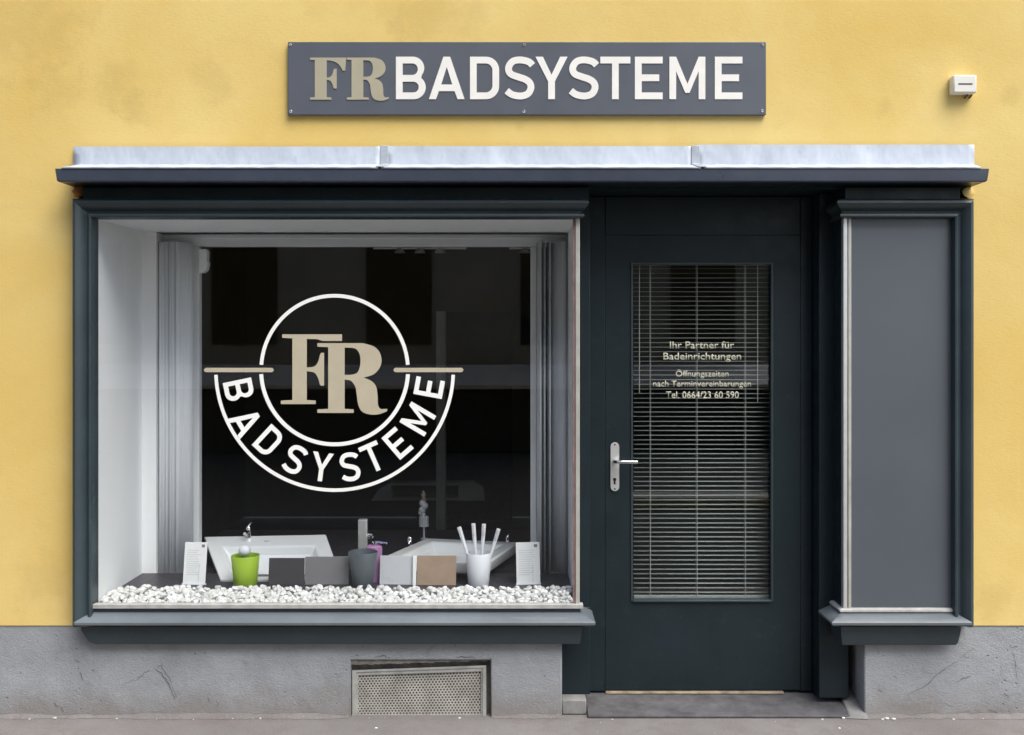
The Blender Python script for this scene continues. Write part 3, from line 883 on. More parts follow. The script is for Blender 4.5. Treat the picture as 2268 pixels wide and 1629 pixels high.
def on_logo(u0, vb, h, y):
    return lambda x, yy: Vector((px(u0 + x * h, y), y, pz(vb - yy * h, y)))
letter('F cut', M['tan_glass'], wl, on_logo(622, 895.5, 154.5, YL), 0.0008)
letter('R cut', M['tan_glass'], wl, on_logo(703, 915, 154.5, YL), 0.0008)
capg = 64.0
for (g, uu, vv) in (('B', 529, 864), ('A', 545.4, 934.8), ('D', 595, 977), ('S', 652.6, 1018), ('Y', 712.4, 1034.6), ('S', 774.7, 1034.6), ('T', 825.8, 1013.4), ('E', 880.6, 982.2), ('M', 925.5, 928.6), ('E', 950.5, 858.9)):
    dx, dy = uu - LC[0], vv - LC[1]
    d = Vector((dx, dy)).normalized()          # away from the centre, v downwards
    rad = Vector((dx, dy)).length
    up = -d; right = Vector((-up.y, up.x))
    wdt = G[g][0]
    def f(x, y, d=d, up=up, right=right, wdt=wdt, uu=uu, vv=vv):
        q = Vector((uu, vv)) + right * (x - wdt / 2) * capg * 0.97 + up * (y - 0.5) * capg
        return on_glass(q.x, q.y)
    letter(g, M['cream_glass'], wl, f, 0.0008)

# ------------------------------------------------------------------ goods in the window
ZL = 0.500
def cup_obj(name, label, u, w_top, w_bot, vt, vb, Y, m, bandm=None, solid=False):
    ze, zt3 = ZL, pz(vt, Y)
    k = (D + Y) / D / S
    t = thing(name, label, 'cup', (px(u, Y), Y, ZL))
    bm = BM(); rb, rt = w_bot / 2 * k, w_top / 2 * k
    h = zt3 - ze
    lathe(bm, [(rb * 0.94, 0.001), (rb, 0.004), (rt, h - 0.002), (rt - 0.001, h), (rt - 0.004, h), (rb - 0.003, 0.012), (0.002, 0.010)], 40, (px(u, Y), Y, ze))
    obj('body', bm, m, t, smooth=True, angle=50)
    return t, zt3
YI = 0.315
def card_stand(label, u0, u1, vt, vb, yaw, Y):
    k = (D + Y) / D / S
    wd = (u1 - u0) * k; h = pz(vt, Y) - ZL
    t = thing('brochure_card', label, 'card', (px((u0 + u1) / 2, Y), Y, ZL), 'white cards standing at the ends of the display')
    rot = Matrix.Translation(Vector((px((u0 + u1) / 2, Y), Y, ZL))) @ Matrix.Rotation(R(yaw), 4, 'Z') @ Matrix.Rotation(R(-9), 4, 'X')
    def part(name, m, boxes, bev=0.0):
        bm = BM()
        for b in boxes: bx(bm, *b)
        bmesh.ops.transform(bm, matrix=rot, verts=bm.verts)
        return obj(name, bm, m, t, bev)
    part('card', M['card'], [(-wd / 2, wd / 2, -0.002, 0.002, 0.003, h)], 0.0008)
    part('stand', M['white_plastic'], [(-wd / 2 - .003, wd / 2 + .003, -0.006, 0.010, 0.0, 0.006), (-0.012, 0.012, 0.003, 0.006, 0.006, h * 0.7)])
    lines = [(-wd * .38, wd * (.05 + .25 * random.random()), -0.0028, -0.0021, h * (0.80 - i * 0.052), h * (0.80 - i * 0.052) + 0.003) for i in range(12)]
    part('print', M['ink'], lines)
    part('print_mark', M['tile_mid'], [(wd * .26, wd * .40, -0.0028, -0.0021, h * .88, h * .95)])
    part('print_stroke', M['ink'], [(wd * .18, wd * .21, -0.0028, -0.0021, h * .05, h * .5)])
    return t
card_stand('white printed card beside the lime green cup', 404, 455, 1203, 1297, -5, 0.33)
card_stand('white printed card behind the pebbles nearest the shop door', 1144, 1197, 1203, 1297, 7, 0.33)
cup_obj('lime_cup', 'lime green tapered tumbler standing behind the white pebbles', 543.5, 62, 51, 1230, 1297, YI, M['lime'])
bm = BM(); c0 = Vector((px(542, 0.33), 0.33, pz(1220, 0.33)))
rr = 13.2 / S * 1.07
lathe(bm, [(0.001, -rr)] + [(rr * math.cos(R(a)), rr * math.sin(R(a))) for a in range(-75, 90, 15)] + [(0.001, rr)], 24, c0)
tag(obj('ball', bm, M['white_plastic'], smooth=True, angle=60), 'pale glossy ball resting on top of the lime green tumbler', 'ball')
def tile(label, u0, u1, vt, Y, m, tilt=-8, yaw=0.0, thick=0.008, edge=None, group='sample tiles leaning in the display'):
    k = (D + Y) / D / S
    wd = (u1 - u0) * k; h = pz(vt, Y) - ZL
    bm = BM(); bx(bm, -wd / 2, wd / 2, 0, thick, 0, h)
    rot = Matrix.Rotation(R(yaw), 4, 'Z') @ Matrix.Rotation(R(tilt), 4, 'X')
    bmesh.ops.transform(bm, matrix=rot, verts=bm.verts)
    o = obj('sample_tile', bm, m, None, 0.0012)
    o.location = (px((u0 + u1) / 2, Y), Y, ZL + 0.001)
    return tag(o, label, 'tile', group)
tile('near black square sample tile beside the lime green tumbler', 594, 673, 1238, 0.315, M['tile_dark'])
tile('mid grey sample tile leaning between black tile and slate cup', 675, 772, 1235, 0.325, M['tile_mid'], yaw=2)
cup_obj('slate_cup', 'dark slate grey tapered cup in front of the tall tap', 804, 66, 44, 1222, 1297, 0.30, M['slate_cup'])
tile('pale grey sample tile beside the brown wood tile', 840, 918, 1233, 0.325, M['tile_light'], yaw=-3)
tile('narrow white sample strip between pale grey and brown tiles', 913.5, 921.5, 1233, 0.308, M['card'])
tile('beige brown wood look sample tile in front of the basin', 923, 1010, 1233, 0.312, M['tile_beige'])
wc, wcz = cup_obj('toothbrush_cup', 'white tapered cup holding four toothbrushes', 1060, 58, 46, 1224, 1297, 0.31, M['white_plastic'])
for (ut, vt, ub, lab) in ((1016, 1166, 1048, 'white toothbrush leaning away from the others at the outer end over the basin'), (1048, 1158, 1057, 'tall upright white toothbrush in the cup, beside the outward leaning one'),
                          (1072, 1159, 1067, 'white toothbrush tilted slightly towards the door side of the cup'), (1105, 1170, 1079, 'white toothbrush leaning far towards the printed card by the door')):
    t = thing('toothbrush', lab, 'toothbrush', (px(ub, 0.31), 0.31, ZL + 0.03), 'toothbrushes in the white cup')
    p0 = Vector((px(1060 + (ub - 1060) * 0.5, 0.31), 0.31, ZL + 0.02)); p1 = P(ut, vt, 0.31)
    d = (p1 - p0)
    bm = BM(); tube(bm, [p0, p0 + d * 0.45, p0 + d * 0.70, p0 + d * 0.985], [0.004, 0.006, 0.0088, 0.0100], 8)
    obj('handle', bm, M['white_plastic'], t, smooth=True)
    bm = BM()
    dn = d.normalized(); sd_ = Vector((dn.z, 0, -dn.x))
    for k in range(5):
        for s in (-1, 0, 1):
            q = p0 + d * (0.83 + 0.035 * k) + sd_ * s * 0.004
            bx(bm, q.x - 0.0018, q.x + 0.0018, q.y - 0.020, q.y - 0.003, q.z - 0.0022, q.z + 0.0022)
    obj('bristles', bm, M['card'], t)

def basin(label, NL, NR, FR, FL, depth, m_side, m_back, m_front):
    NL, NR, FR, FL = map(Vector, (NL, NR, FR, FL))
    ctr = (NL + NR + FR + FL) / 4
    t = thing('washbasin', label, 'washbasin', (ctr.x, ctr.y, ZL), 'washbasins behind the goods')
    n = (NR - NL).cross(FL - NL).normalized()
    if n.z < 0: n = -n
    def at(s, q, d):
        return NL * (1 - s) * (1 - q) + NR * s * (1 - q) + FR * s * q + FL * (1 - s) * q - n * d
    def loop(a, b, f, c_, d): return [at(a, f, d), at(1 - b, f, d), at(1 - b, 1 - c_, d), at(a, 1 - c_, d)]
    rings = [loop(.16, .16, .14, .14, depth * 1.05), loop(.02, .02, .02, .02, depth * 0.75), loop(0, 0, 0, 0, 0.016), loop(0, 0, 0, 0, 0.0),
             loop(m_side, m_side, m_front, m_back, 0.001), loop(m_side + .035, m_side + .035, m_front + .03, m_back + .03, depth * 0.55), loop(m_side + .10, m_side + .10, m_front + .10, m_back + .08, depth * 0.80)]
    bm = BM(); sweep(bm, rings)
    obj('bowl', bm, M['ceramic'], t, bevel=0.008, segs=3)
    # drain and overflow
    c1 = at(.55, (m_front + 1 - m_back) / 2, depth * 0.80 - 0.003)
    bm = BM(); lathe(bm, [(0.024, 0), (0.024, 0.004), (0.016, 0.007)], 16, c1)
    obj('drain', bm, M['chrome'], t, smooth=True)
    c2 = at(.5, 1 - m_back * 0.6, -0.002)
    bm = BM(); bmesh.ops.create_uvsphere(bm, u_segments=14, v_segments=8, radius=1.0)
    for q in bm.verts: q.co = Vector((q.co.x * 0.016, q.co.y * 0.006, q.co.z * 0.006)) + c2
    obj('overflow', bm, M['steel'], t, smooth=True)
    return t, at, n
def mixer(parent, base, s=1.0, side=1):
    bm = BM()
    lathe(bm, [(0.020 * s, 0), (0.020 * s, 0.045 * s), (0.017 * s, 0.062 * s), (0.010 * s, 0.070 * s)], 18, base)
    tube(bm, [base + Vector((0, 0, 0.035 * s)), base + Vector((0, -0.05 * s, 0.042 * s)), base + Vector((0, -0.085 * s, 0.034 * s))], 0.011 * s, 10)
    tube(bm, [base + Vector((0, 0, 0.066 * s)), base + Vector((0.012 * s * side, 0.01 * s, 0.085 * s)), base + Vector((0.02 * s * side, 0.03 * s, 0.092 * s))], 0.006 * s, 8)
    return obj('tap', bm, M['chrome'], parent, smooth=True)
b1, at1, n1 = basin('white washbasin tilted behind the lime tumbler and black tile', (-1.375, .385, ZL + 0.012), (-.800, .385, ZL + 0.012), (-.952, .803, pz(1183, .803)), (-1.577, .803, pz(1188, .803)), 0.075, .12, .27, .07)
mixer(b1, at1(.36, 0.96, 0.0), 0.82)
zb = 0.592
def flatpt(u, v, z):
    k = (EYE - z) * S / (v - 760.0)
    Y = D * (k - 1)
    return (px(u, Y), Y, z)
b2, at2, n2 = basin('white square washbasin turned cornerwise behind the toothbrush cup', flatpt(841, 1237, zb), flatpt(1080, 1247, zb), flatpt(1150, 1201, zb), flatpt(945, 1192, zb), 0.078, .13, .16, .10)
mixer(b2, at2(.90, 0.93, 0.0), 0.55)
def tap_thing(label, u, v0, v1, w_, Y):
    k = (D + Y) / D / S
    z1, z0 = pz(v0, Y), ZL
    t = thing('mixer_tap', label, 'tap', (px(u, Y), Y, ZL))
    return t, k, z0, z1
t, k, z0, z1 = tap_thing('tall square steel mixer tap standing behind the slate cup', 802.5, 1152, 1221, 19, 0.46)
hw = 9.6 * k
xx = px(802.5, 0.46)
box_obj('column', (xx - hw, xx + hw, 0.46, 0.46 + 2 * hw, z0, z1), M['steel'], t, 0.003)
bm = BM(); lathe(bm, [(0.012, 0), (0.015, 0.006), (0.015, 0.026), (0.010, 0.030)], 16, (xx + hw, 0.46 + hw, pz(1189, 0.46)), 'X')
obj('lever', bm, M['chrome'], t, smooth=True)
t, k, z0, z1 = tap_thing('small chrome tap peeping over the edge of the square basin', 908, 1189, 1205, 14, 1.0)
bm = BM(); lathe(bm, [(0.026, 0), (0.022, 0.01), (0.0175, 0.02), (0.0175, z1 - z0 - 0.006), (0.013, z1 - z0)], 18, (px(908, 1.0), 1.0, z0))
obj('column', bm, M['chrome'], t, smooth=True)
bm = BM(); tube(bm, [(px(908, 1.0), 1.0, z1 - 0.03), (px(908, 1.0), 0.90, z1 - 0.03)], 0.010, 10)
obj('spout', bm, M['chrome'], t, smooth=True)
# pink dispenser
t = thing('soap_dispenser', 'pink soap dispenser with chrome pump behind the slate cup', 'soap dispenser', (px(829, .40), .40, ZL))
k = (D + .40) / D / S
bm = BM(); lathe(bm, [(16.5 * k, 0), (17.5 * k, 0.004), (17.5 * k, pz(1211, .40) - ZL), (14 * k, pz(1208, .40) - ZL)], 24, (px(829, .40), .40, ZL))
obj('bottle', bm, M['pink'], t, smooth=True)
bm = BM()
zp = pz(1208, .40)
lathe(bm, [(0.008, 0), (0.008, 0.012), (0.014, 0.013), (0.014, 0.022)], 12, (px(831, .40), .40, zp - 0.002))
tube(bm, [(px(831, .40), .40, zp + 0.017), (px(858, .40), .385, zp + 0.012)], 0.006, 8)
obj('pump', bm, M['chrome'], t, smooth=True)
# slim bottle with lumpy stopper far back on the ledge
Yb = 1.45; kb = (D + Yb) / D / S
t = thing('bath_bottle', 'slim white bottle with lumpy stopper and yellow tip in the dark shop', 'bottle', (px(939, Yb), Yb, ZL))
bm = BM(); lathe(bm, [(0.02, 0), (0.02, 0.006), (0.006, 0.008), (0.006, pz(1166, Yb) - ZL), (11 * kb, pz(1166, Yb) - ZL), (11 * kb, pz(1146, Yb) - ZL), (9 * kb, pz(1143, Yb) - ZL)], 16, (px(939, Yb), Yb, ZL))
obj('body', bm, M['white_plastic'], t, smooth=True, angle=30)
bm = BM()
for (u, v, r) in ((936, 1115, 8), (941, 1121, 8), (935, 1130, 8), (932, 1136, 6), (938, 1140, 5)):
    ret = bmesh.ops.create_uvsphere(bm, u_segments=10, v_segments=8, radius=r * kb)
    for q in ret['verts']: q.co += Vector((px(u, Yb), Yb, pz(v, Yb)))
obj('stopper', bm, M['white_plastic'], t, smooth=True)
bm = BM()
for (u, v, r) in ((938, 1097, 5.5), (938, 1106, 5), (937.5, 1090, 3)):
    ret = bmesh.ops.create_uvsphere(bm, u_segments=10, v_segments=8, radius=r * kb)
    for q in ret['verts']: q.co += Vector((px(u, Yb), Yb, pz(v, Yb)))
obj('tip', bm, M['tan_glass'], t, smooth=True)

# dim furnishings deeper in the shop
Yw = 3.2
t = thing('wall_basin', 'dim wide washbasin with trough hanging in the dark shop behind the emblem', 'washbasin', (px(945, Yw), Yw, 0.5))
bm = BM()
q0 = [P(818, 1117, Yw - .1), P(1073, 1115, Yw - .1), P(1070, 1082, Yw + .3), P(850, 1066, Yw + .35)]
pp = [P(818, 1114, Yw - .1), P(1072, 1114, Yw - .1), P(1070, 1080, Yw), P(1048, 1066, Yw + .05), P(868, 1067, Yw + .05), P(838, 1085, Yw)]
hole = [P(868, 1103, Yw), P(1015, 1103, Yw), P(1015, 1076, Yw), P(866, 1076, Yw)]
prism(bm, [[(p.x, p.z) for p in pp], [(p.x, p.z) for p in hole]], lambda x, y: Vector((x, Yw, y)), Vector((0, 0.10, 0)))
obj('rim', bm, M['room_grey'], t)
box_obj('trough', (px(868, Yw), px(1015, Yw), Yw + 0.101, Yw + 0.12, pz(1103, Yw), pz(1076, Yw)), M['room'], t)
box_obj('pedestal', (px(920, Yw), px(968, Yw), Yw + 0.102, Yw + 0.3, -0.02, pz(1104, Yw)), M['room'], t)
t = tag(box_obj('shop_pillar', (px(966, 2.6), px(986, 2.6), 2.6, 2.75, -0.02, pz(690, 2.6)), M['room_grey']), 'pale grey upright post in the dark shop behind the emblem', 'post')
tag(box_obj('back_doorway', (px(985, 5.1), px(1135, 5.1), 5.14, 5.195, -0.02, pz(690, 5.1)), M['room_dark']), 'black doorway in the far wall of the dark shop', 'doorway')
def lamp(label, u, v, Y, n):
    t = thing('ceiling_spotlight', label, 'lamp', (px(u, Y), Y, rz1), 'unlit chrome spotlights on the shop ceiling')
    zz = pz(v, Y)
    bm = BM(); tube(bm, [(px(u, Y), Y, rz1 - 0.001), (px(u, Y), Y, zz + 0.03)], 0.008, 8)
    obj('stem', bm, M['steel'], t)
    for i in range(n):
        bm = BM(); lathe(bm, [(0.018, 0), (0.034, -0.02), (0.036, -0.026)], 14, (px(u, Y) + (i - (n - 1) / 2) * 0.13, Y, zz + 0.03))
        obj('shade', bm, M['white_plastic'], t, smooth=True)
    bm = BM(); tube(bm, [(px(u, Y) - 0.10 * n, Y, zz + 0.035), (px(u, Y) + 0.10 * n, Y, zz + 0.035)], 0.008, 8)
    obj('bar', bm, M['steel'], t)
lamp('three headed spotlight on the dark shop ceiling above the emblem', 930, 562, 2.2, 3)
lamp('single spotlight on the dark shop ceiling close to the door side', 1162, 562, 2.2, 1)

# ------------------------------------------------------------------ pebble bed
pb = thing('pebble_bed', 'bed of white pebbles along the foot of the display window', 'pebbles', (px(740), 0.1, zf))
protos = []
for i in range(8):
    bm = BM(); bmesh.ops.create_icosphere(bm, subdivisions=2, radius=1.0)
    ax = [(Vector((random.gauss(0, 1), random.gauss(0, 1), random.gauss(0, 1))).normalized(), random.uniform(.45, .88)) for _ in range(10)]
    sx, sy, sz = random.uniform(1.0, 1.35), random.uniform(.8, 1.05), random.uniform(.62, .85)
    for v in bm.verts:
        c0 = v.co.copy()
        for n_, d_ in ax:
            e = c0.dot(n_) - d_
            if e > 0: c0 -= n_ * e * 0.92
        v.co = Vector((c0.x * sx, c0.y * sy, c0.z * sz))
    me = bpy.data.meshes.new('pebble'); bm.to_mesh(me); bm.free(); me.materials.append(M['pebble']); me.shade_smooth(); me.set_sharp_from_angle(angle=R(34))
    protos.append(me)
spots = []
y0p, y1p = -0.012, 0.232
for layer in range(3):
    ny = 8; pitch = 0.0258
    for j in range(ny):
        yy = y0p + (y1p - y0p) * (j + (0.5 if layer == 1 else 0.0)) / (ny - 0.2)
        if yy > y1p: continue
        nx = int((xr_in - xl_in) / pitch)
        for i in range(nx):
            xx = xl_in + 0.012 + (i + (0.5 if (j + layer) % 2 else 0.0) + (0.25 if layer == 2 else 0.0)) * pitch + random.uniform(-.006, .006)
            if xx > xr_in - 0.01: continue
            if layer == 2 and random.random() < 0.35: continue
            r = random.choice((0.0115, 0.0140, 0.0155, 0.0170, 0.0190))
            t_ = (yy - y0p) / (y1p - y0p)
            z = zf + r * 0.7 + layer * (0.010 + 0.005 * t_) + 0.006 * t_ + random.uniform(-.002, .004)
            y_ = max(YF + 0.008 + r * 1.02, yy + random.uniform(-.005, .005))
            spots.append((y_ - 0.04 * layer, xx, y_, z, r))
spots.sort()
fill = BM()
for idx, (_, xx, y_, z, r) in enumerate(spots):
    me = protos[random.randrange(8)]
    rot = (random.uniform(-.5, .5), random.uniform(-.5, .5), random.uniform(0, 6.28))
    if idx < 298:
        o = link(bpy.data.objects.new('pebble', me))
        o.location = (xx, y_, z); o.rotation_euler = rot; o.scale = (r, r, r)
        adopt(o, pb)
    else:
        from mathutils import Euler
        tm = Matrix.Translation((xx, y_, z)) @ Euler(rot).to_matrix().to_4x4() @ Matrix.Scale(r, 4)
        n0 = len(fill.verts)
        fill.from_mesh(me)
        fill.verts.ensure_lookup_table()
        bmesh.ops.transform(fill, matrix=tm, verts=fill.verts[n0:])
o = obj('pebble_fill', fill, M['pebble'], pb, smooth=True, recalc=False, angle=34)
o['kind'] = 'stuff'

# ------------------------------------------------------------------ narrow panel case on the other side of the door
pc = thing('panel_case', 'narrow blind case with plain slate grey panel in a moulded frame beside the door', 'shop panel', (px(2000), 0, pz(1386)))
xo2, xc2, _, _ = build_case(pc, 1, 2156, 1868, 1845)
box_obj('board', (px(1885, YF), px(2116, YF), YF, YF + 0.012, pz(1347, YF), pz(479, YF)), M['panel'], pc)
box_obj('corner_post', (px(1868, YF - .01), px(1877, YF - .01), YF - 0.010, YF + 0.02, pz(1350, YF), pz(481, YF)), M['steel'], pc, 0.002)
box_obj('corner_strip', (px(1877.5, YF), px(1884.5, YF), YF - 0.008, YF + 0.018, pz(1350, YF), pz(481, YF)), M['brass_strip'], pc, 0.002)
box_obj('side_board', (xc2 + 0.004, xc2 + 0.016, YF + 0.021, YR, pz(1347, 0), pz(481, 0)), M['door_paint'], pc)
# pale bead along the bottom, running round the corner
bm = BM()
bp = [(-0.01, pz(1354, YF)), (0.012, pz(1354, YF)), (0.012, pz(1350, YF)), (0.004, pz(1347, YF)), (-0.01, pz(1346, YF))]
sweep_plan(bm, [(px(2118, YF), YF - 0.006), (xc2 - 0.002, YF - 0.006), (xc2 - 0.002, YR)], [(0, -1), (-1, 0)], bp)
obj('bottom_bead', bm, M['mortar'], pc)
# ------------------------------------------------------------------ doorway frame and door
dr = thing('shop_door', 'dark blue grey shop door with a tall glazed opening and steel lever handle', 'door', (px(1556, .2), .2, zs))
YD = 0.205
z_sof = pz(418, -0.02) - 0.003
leaf0, leaf1 = px(1341, YD), px(1772, YD)
z_leaf = pz(522, YD)
bm = BM()
bx(bm, 0.195, px(1307, YR), YR, 0.34, 0.067, 0.455)                       # under the display window
bx(bm, xc + 0.012, px(1307, YR), YR, 0.34, 0.456, z_sof)
bx(bm, px(1307, YR) + 0.001, leaf0 - 0.0012, 0.2042, 0.34, 0.045, z_sof)
bx(bm, leaf1 + 0.0012, px(1814, YR) - 0.001, 0.2042, 0.34, 0.045, z_sof)
bx(bm, px(1814, YR), px(1880, YR), YR, 0.34, 0.050, z_sof)
bx(bm, leaf0 - 0.0011, leaf1 + 0.0011, 0.2044, 0.34, z_leaf + 0.0008, z_sof)
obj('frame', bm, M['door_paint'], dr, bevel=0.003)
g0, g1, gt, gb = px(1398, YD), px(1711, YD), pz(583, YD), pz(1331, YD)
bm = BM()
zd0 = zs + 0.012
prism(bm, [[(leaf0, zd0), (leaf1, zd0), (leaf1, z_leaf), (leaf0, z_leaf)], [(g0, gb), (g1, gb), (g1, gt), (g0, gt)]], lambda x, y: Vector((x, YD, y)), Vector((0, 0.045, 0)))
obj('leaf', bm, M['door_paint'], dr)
bm = BM()
b_ = 0.012
bx(bm, g0 - 0.002, g0 + b_ * .6, YD - 0.006, YD + 0.02, gb - 0.002, gt + 0.002); bx(bm, g1 - b_ * .6, g1 + 0.002, YD - 0.006, YD + 0.02, gb - 0.002, gt + 0.002)
bx(bm, g0 + b_ * .6, g1 - b_ * .6, YD - 0.0055, YD + 0.02, gt - b_ * .5, gt + 0.0015)
bx(bm, g0 + b_ * .6, g1 - b_ * .6, YD - 0.012, YD + 0.02, gb - 0.004, gb + 0.006)
obj('glazing_bead', bm, M['paint'], dr, bevel=0.002)
box_obj('glass_pane', (g0 + 0.007, g1 - 0.007, YD + 0.021, YD + 0.026, gb + 0.006, gt - 0.006), M['door_glass'], dr)
box_obj('threshold', (leaf0, px(1735, YD), YD - 0.012, YD + 0.05, zs - 0.004, zs + 0.0055), M['wood'], dr, 0.002)
# lever handle
bm = BM()
hc = P(1361.5, 1034, YD); hh = 54 / S * 1.045; hwid = 9.6 / S * 1.045
pts = [(hwid * math.cos(R(a)), (hh - hwid) + hwid * math.sin(R(a))) for a in range(0, 181, 15)] + [(hwid * math.cos(R(a)), -(hh - hwid) + hwid * math.sin(R(a))) for a in range(180, 361, 15)]
prism(bm, [pts], lambda x, y: Vector((hc.x + x, YD - 0.007, hc.z + y)), Vector((0, 0.0065, 0)))
hp = obj('handle_plate', bm, M['steel'], dr, bevel=0.002)
lv = P(1361, 1021, YD)
bm = BM()
tube(bm, [lv + Vector((0, -0.007, 0)), lv + Vector((0, -0.040, 0)), lv + Vector((0.008, -0.050, 0)), lv + Vector((0.03, -0.052, 0)), lv + Vector((0.098, -0.050, -0.001))], [0.009, 0.008, 0.0085, 0.0085, 0.0085], 12)
obj('handle', bm, M['chrome'], dr, smooth=True)
kh = P(1361, 1065, YD)
bm = BM()
lathe(bm, [(0.0075, -0.0072), (0.0075, -0.0085)], 14, (kh.x, YD, kh.z + 0.006), 'Y')
bx(bm, kh.x - 0.0042, kh.x + 0.0042, YD - 0.0083, YD - 0.0072, kh.z - 0.016, kh.z + 0.001)
obj('keyhole', bm, M['black'], dr)
for v in (985, 1083):
    bm = BM(); q = P(1361.5, v, YD)
    lathe(bm, [(0.004, -0.007), (0.003, -0.0082)], 8, (q.x, YD, q.z), 'Y')
    obj('handle_screw', bm, M['black'], dr)

# venetian blind behind the door glass
YV = 0.275
vb_ = thing('venetian_blind', 'grey venetian blind with tilted slats hanging behind the door glass', 'blind', (px(1556, YV), YV, pz(1326, YV)))
bxa, bxb = px(1403, YV), px(1707, YV)
bm = BM()
wd = bxb - bxa
rings = []
for x in (-wd / 2, wd / 2):
    rg = []
    for k in range(5):
        a = -1 + k / 2
        rg.append((x, a * 0.0110, 0.0014 * (1 - a * a)))
    rings.append(rg)
sweep(bm, rings, closed_profile=False, cap=False)
slat0 = obj('slat', bm, M['slat'], None, recalc=False, smooth=True)
slat0.modifiers.new('solid', 'SOLIDIFY').thickness = 0.0006
zv0, zv1 = pz(1312, YV), pz(596, YV)
npitch = 71
for i in range(npitch):
    s_ = slat0 if i == 0 else link(slat0.copy())
    s_.location = ((bxa + bxb) / 2 + random.uniform(-.0008, .0008), YV, zv0 + (zv1 - zv0) * i / (npitch - 1) + random.uniform(-.0006, .0006))
    s_.rotation_euler = (R(5 + random.uniform(-1.5, 1.5)), R(random.uniform(-.12, .12)), 0)
    adopt(s_, vb_)
box_obj('bottom_rail', (bxa, bxb, YV - 0.012, YV + 0.012, pz(1328, YV), pz(1318, YV)), M['slat'], vb_, 0.003)
box_obj('head_rail', (bxa, bxb, YV - 0.014, YV + 0.016, pz(588, YV), pz(573, YV)), M['slat'], vb_, 0.002)
for (u, v1_) in ((1440, 1318), (1543, 1318), (1650, 1318)):
    for dy in (-0.0145, 0.0145):
        bm = BM(); tube(bm, [(px(u, YV), YV + dy, pz(588, YV)), (px(u, YV), YV + dy, pz(v1_, YV))], 0.0013, 5)
        obj('ladder_cord', bm, M['cordm'], vb_)
for (u, v1_) in ((1415, 870), (1676, 892)):
    bm = BM(); tube(bm, [(px(u, YV), YV - 0.018, pz(588, YV)), (px(u, YV), YV - 0.018, pz(v1_, YV))], 0.0018, 6)
    obj('pull_cord', bm, M['cordm'], vb_)

# writing on the door glass
YT = YD + 0.0195
dl = thing('door_lettering', 'five short lines of pale yellow writing on the door glass', 'lettering', (px(1555, YT), YT, pz(885, YT)))
for (txt, u0, u1, vbase, hcap) in (('Ihr Partner für', 1483.5, 1626, 772.2, 15.6), ('Badeinrichtungen', 1469, 1641.5, 797.0, 15.6), ('Öffnungszeiten', 1496.5, 1614, 834.6, 13.2),
                                   ('nach Terminvereinbarungen', 1446.5, 1663.5, 856.6, 13.2), ('Tel. 0664/23 60 590', 1475, 1636.5, 882.6, 15.2)):
    cu = bpy.data.curves.new('text_line', 'FONT')
    cu.body = txt; cu.size = 1.0; cu.offset = 0.010; cu.resolution_u = 3
    to = bpy.data.objects.new('tmp', cu); link(to)
    dg = bpy.context.evaluated_depsgraph_get()
    me = bpy.data.meshes.new_from_object(to.evaluated_get(dg))
    bpy.data.objects.remove(to); bpy.data.curves.remove(cu)
    xs = [v.co.x for v in me.vertices]
    x0, x1 = min(xs), max(xs)
    k = (D + YT) / D / S
    sx = (u1 - u0) * k / (x1 - x0); sy = hcap * k / 0.70
    for v in me.vertices:
        v.co = Vector((px(u0, YT) + (v.co.x - x0) * sx, YT, pz(vbase, YT) + v.co.y * sy))
    me.name = 'text_line'
    me.materials.clear(); me.materials.append(M['pale_text'])
    o = link(bpy.data.objects.new('text_line', me))
    so_ = o.modifiers.new('solid', 'SOLIDIFY'); so_.thickness = 0.0006
    adopt(o, dl)

# ------------------------------------------------------------------ cellar vent grille
vg = thing('vent_grille', 'dusty perforated metal grille set low in the grey plinth', 'vent grille', (px(930, .03), .03, 0))
YG = 0.028
gu0, gu1 = 780, 1077
def gp(s, t, y=YG):
    """s,t in 0..1 across the slightly crooked grille"""
    vt = 1485 - 11 * s; vb2 = 1587 - 1.0 * s
    return P(gu0 + (gu1 - gu0) * s, vb2 + (vt - vb2) * t, y)
fs, ft0, ft1 = 0.046, 0.035, 0.885
bm = BM()
for (a, b_, c_, d_) in ((0, fs, 0, 1), (1 - fs * .8, 1, 0, 1), (fs, 1 - fs * .8, 0, ft0), (fs, 1 - fs * .8, ft1, 1)):
    hexa(bm, [gp(a, c_), gp(b_, c_), gp(b_, d_), gp(a, d_)], [gp(a, c_, YG + 0.02), gp(b_, c_, YG + 0.02), gp(b_, d_, YG + 0.02), gp(a, d_, YG + 0.02)])
obj('frame', bm, M['grille_frame'], vg)
bm = BM()
for (a, b_, c_, d_) in ((0, .03, 0, 1), (.975, 1, 0, 1), (.03, .975, .955, 1)):
    hexa(bm, [gp(a, c_, YG - 0.005), gp(b_, c_, YG - 0.005), gp(b_, d_, YG - 0.005), gp(a, d_, YG - 0.005)], [gp(a, c_, YG - 0.0005), gp(b_, c_, YG - 0.0005), gp(b_, d_, YG - 0.0005), gp(a, d_, YG - 0.0005)])
obj('rim', bm, M['grille_frame'], vg)
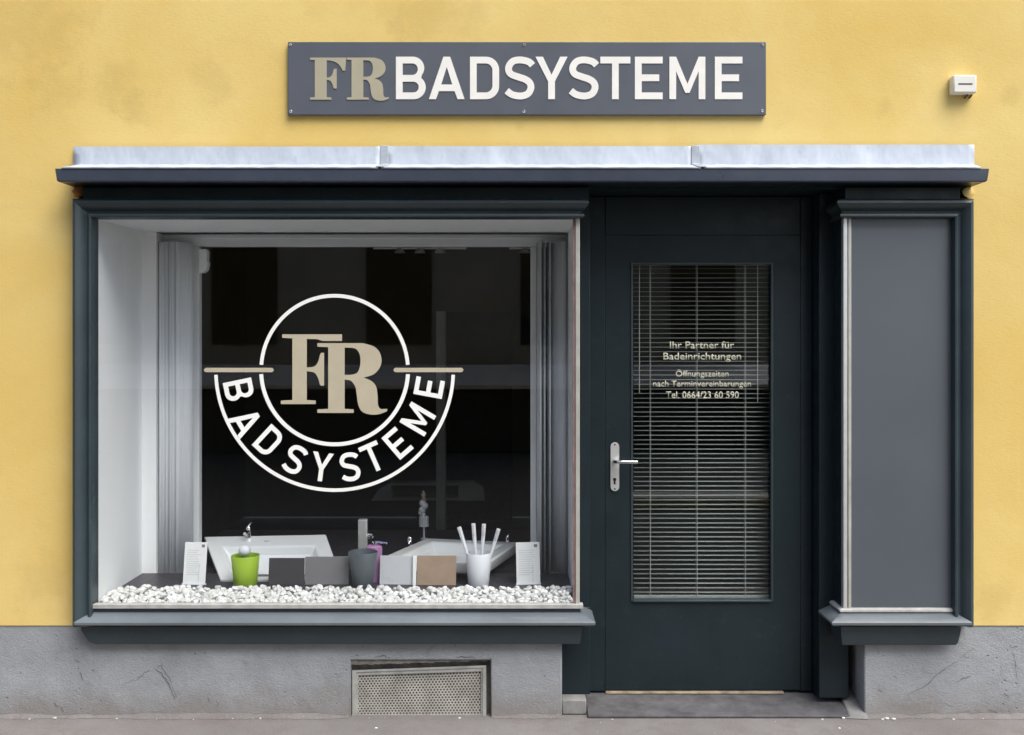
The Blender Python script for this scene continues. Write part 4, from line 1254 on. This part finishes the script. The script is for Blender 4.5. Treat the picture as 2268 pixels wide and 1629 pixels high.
# perforated sheet: staggered hexagonal holes, real openings
bm = BM()
NX, NY = 38, 16
s0, s1 = fs, 1 - fs * .8
def cell_pt(cx, cy, ang, rx, ry): return (cx + rx * math.cos(ang), cy + ry * math.sin(ang))
cw = (s1 - s0) / NX; ch = (ft1 - ft0) / NY
def sheet(x, y):
    p = gp(s0 + cw * x, ft0 + ch * y, YG + 0.008)
    return p
cache = {}
def vget(x, y):
    key = (round(x, 3), round(y, 3))
    if key not in cache: cache[key] = bm.verts.new(sheet(min(max(x, 0), NX), min(max(y, 0), NY)))
    return cache[key]
for j in range(NY):
    off = 0.5 if j % 2 else 0.0
    for i in range(NX + (1 if off == 0 else 0)):
        cx, cy = i + off, j + 0.5
        # cell outline: brick rectangle sampled at 6 points
        o_ = [(cx + .5, cy - .5), (cx + .5, cy + .5), (cx, cy + .5), (cx - .5, cy + .5), (cx - .5, cy - .5), (cx, cy - .5)]
        r_ = 0.385
        h_ = []
        for (x_, y_) in o_:
            a = math.atan2(y_ - cy, x_ - cx)
            h_.append((cx + r_ * math.cos(a), cy + r_ * math.sin(a) * 1.0))
        ov = [vget(*q) for q in o_]
        hv = [bm.verts.new(sheet(min(max(q[0], 0), NX), q[1])) for q in h_]
        for k2 in range(6):
            l2 = (k2 + 1) % 6
            vs = [ov[k2], ov[l2], hv[l2], hv[k2]]
            if len(set(vs)) == 4:
                try: bm.faces.new(vs)
                except ValueError: pass
bmesh.ops.remove_doubles(bm, verts=bm.verts, dist=1e-6)
o = obj('perforated_sheet', bm, M['grille'], vg)
o.modifiers.new('solid', 'SOLIDIFY').thickness = 0.0012
# ragged old mortar lip along the top of the niche
bm = BM()
n = 60
top, bot = [], []
for i in range(n + 1):
    x = vx0 + (vx1 - vx0) * i / n
    top.append((x, vz - 0.0005)); bot.append((x, pz(1476 - 10 * i / n) + random.uniform(-.003, .003)))
prism(bm, [top + bot[::-1]], lambda x, y: Vector((x, 0.014, y)), Vector((0, 0.02, 0)))
obj('mortar_lip', bm, M['rubble'], vg)

# ------------------------------------------------------------------ the other side of the street (seen only in the glass)
op = thing('opposite_house', 'plain brown house across the street, mirrored dimly in the shop glass', 'house', (0, -13, 0))
bm = BM(); bx(bm, -70, 4.5, -22, -13, -0.2, 10.5)  # house ended short and kept low to let in more sky light
obj('wall', bm, M['opp_wall'], op)
win0 = None
for i in range(-9, 2):
    for z in (1.6, 5.0, 8.4):
        if win0 is None:
            bm = BM(); bx(bm, -0.55, 0.55, -0.02, 0.02, 0, 1.7); win0 = obj('window', bm, M['opp_glass'], None); wv = win0
        else: wv = link(win0.copy())
        wv.location = (i * 2.6 + 0.7, -12.985, z); adopt(wv, op)
bm = BM()
sweep(bm, [[(x, -12.6, 1.27), (x, -11.9, 0.96), (x, -11.9, 0.90), (x, -12.6, 0.90)] for x in (-70, 4.5)])
obj('reflector_slope', bm, M['opp_band'], op)  # added pale slope that catches sky to mirror a light band in the glass
bm = BM(); bx(bm, -70, 4.5, -12.999, -12.0, -0.1, 0.895)
obj('reflector_base', bm, M['road'], op)  # added base under the slope, dark so its reflection stays dark
bm = BM(); bx(bm, -70, 4.5, -13.03, -13, -0.2, 0.77)
obj('plinth', bm, M['road'], op)
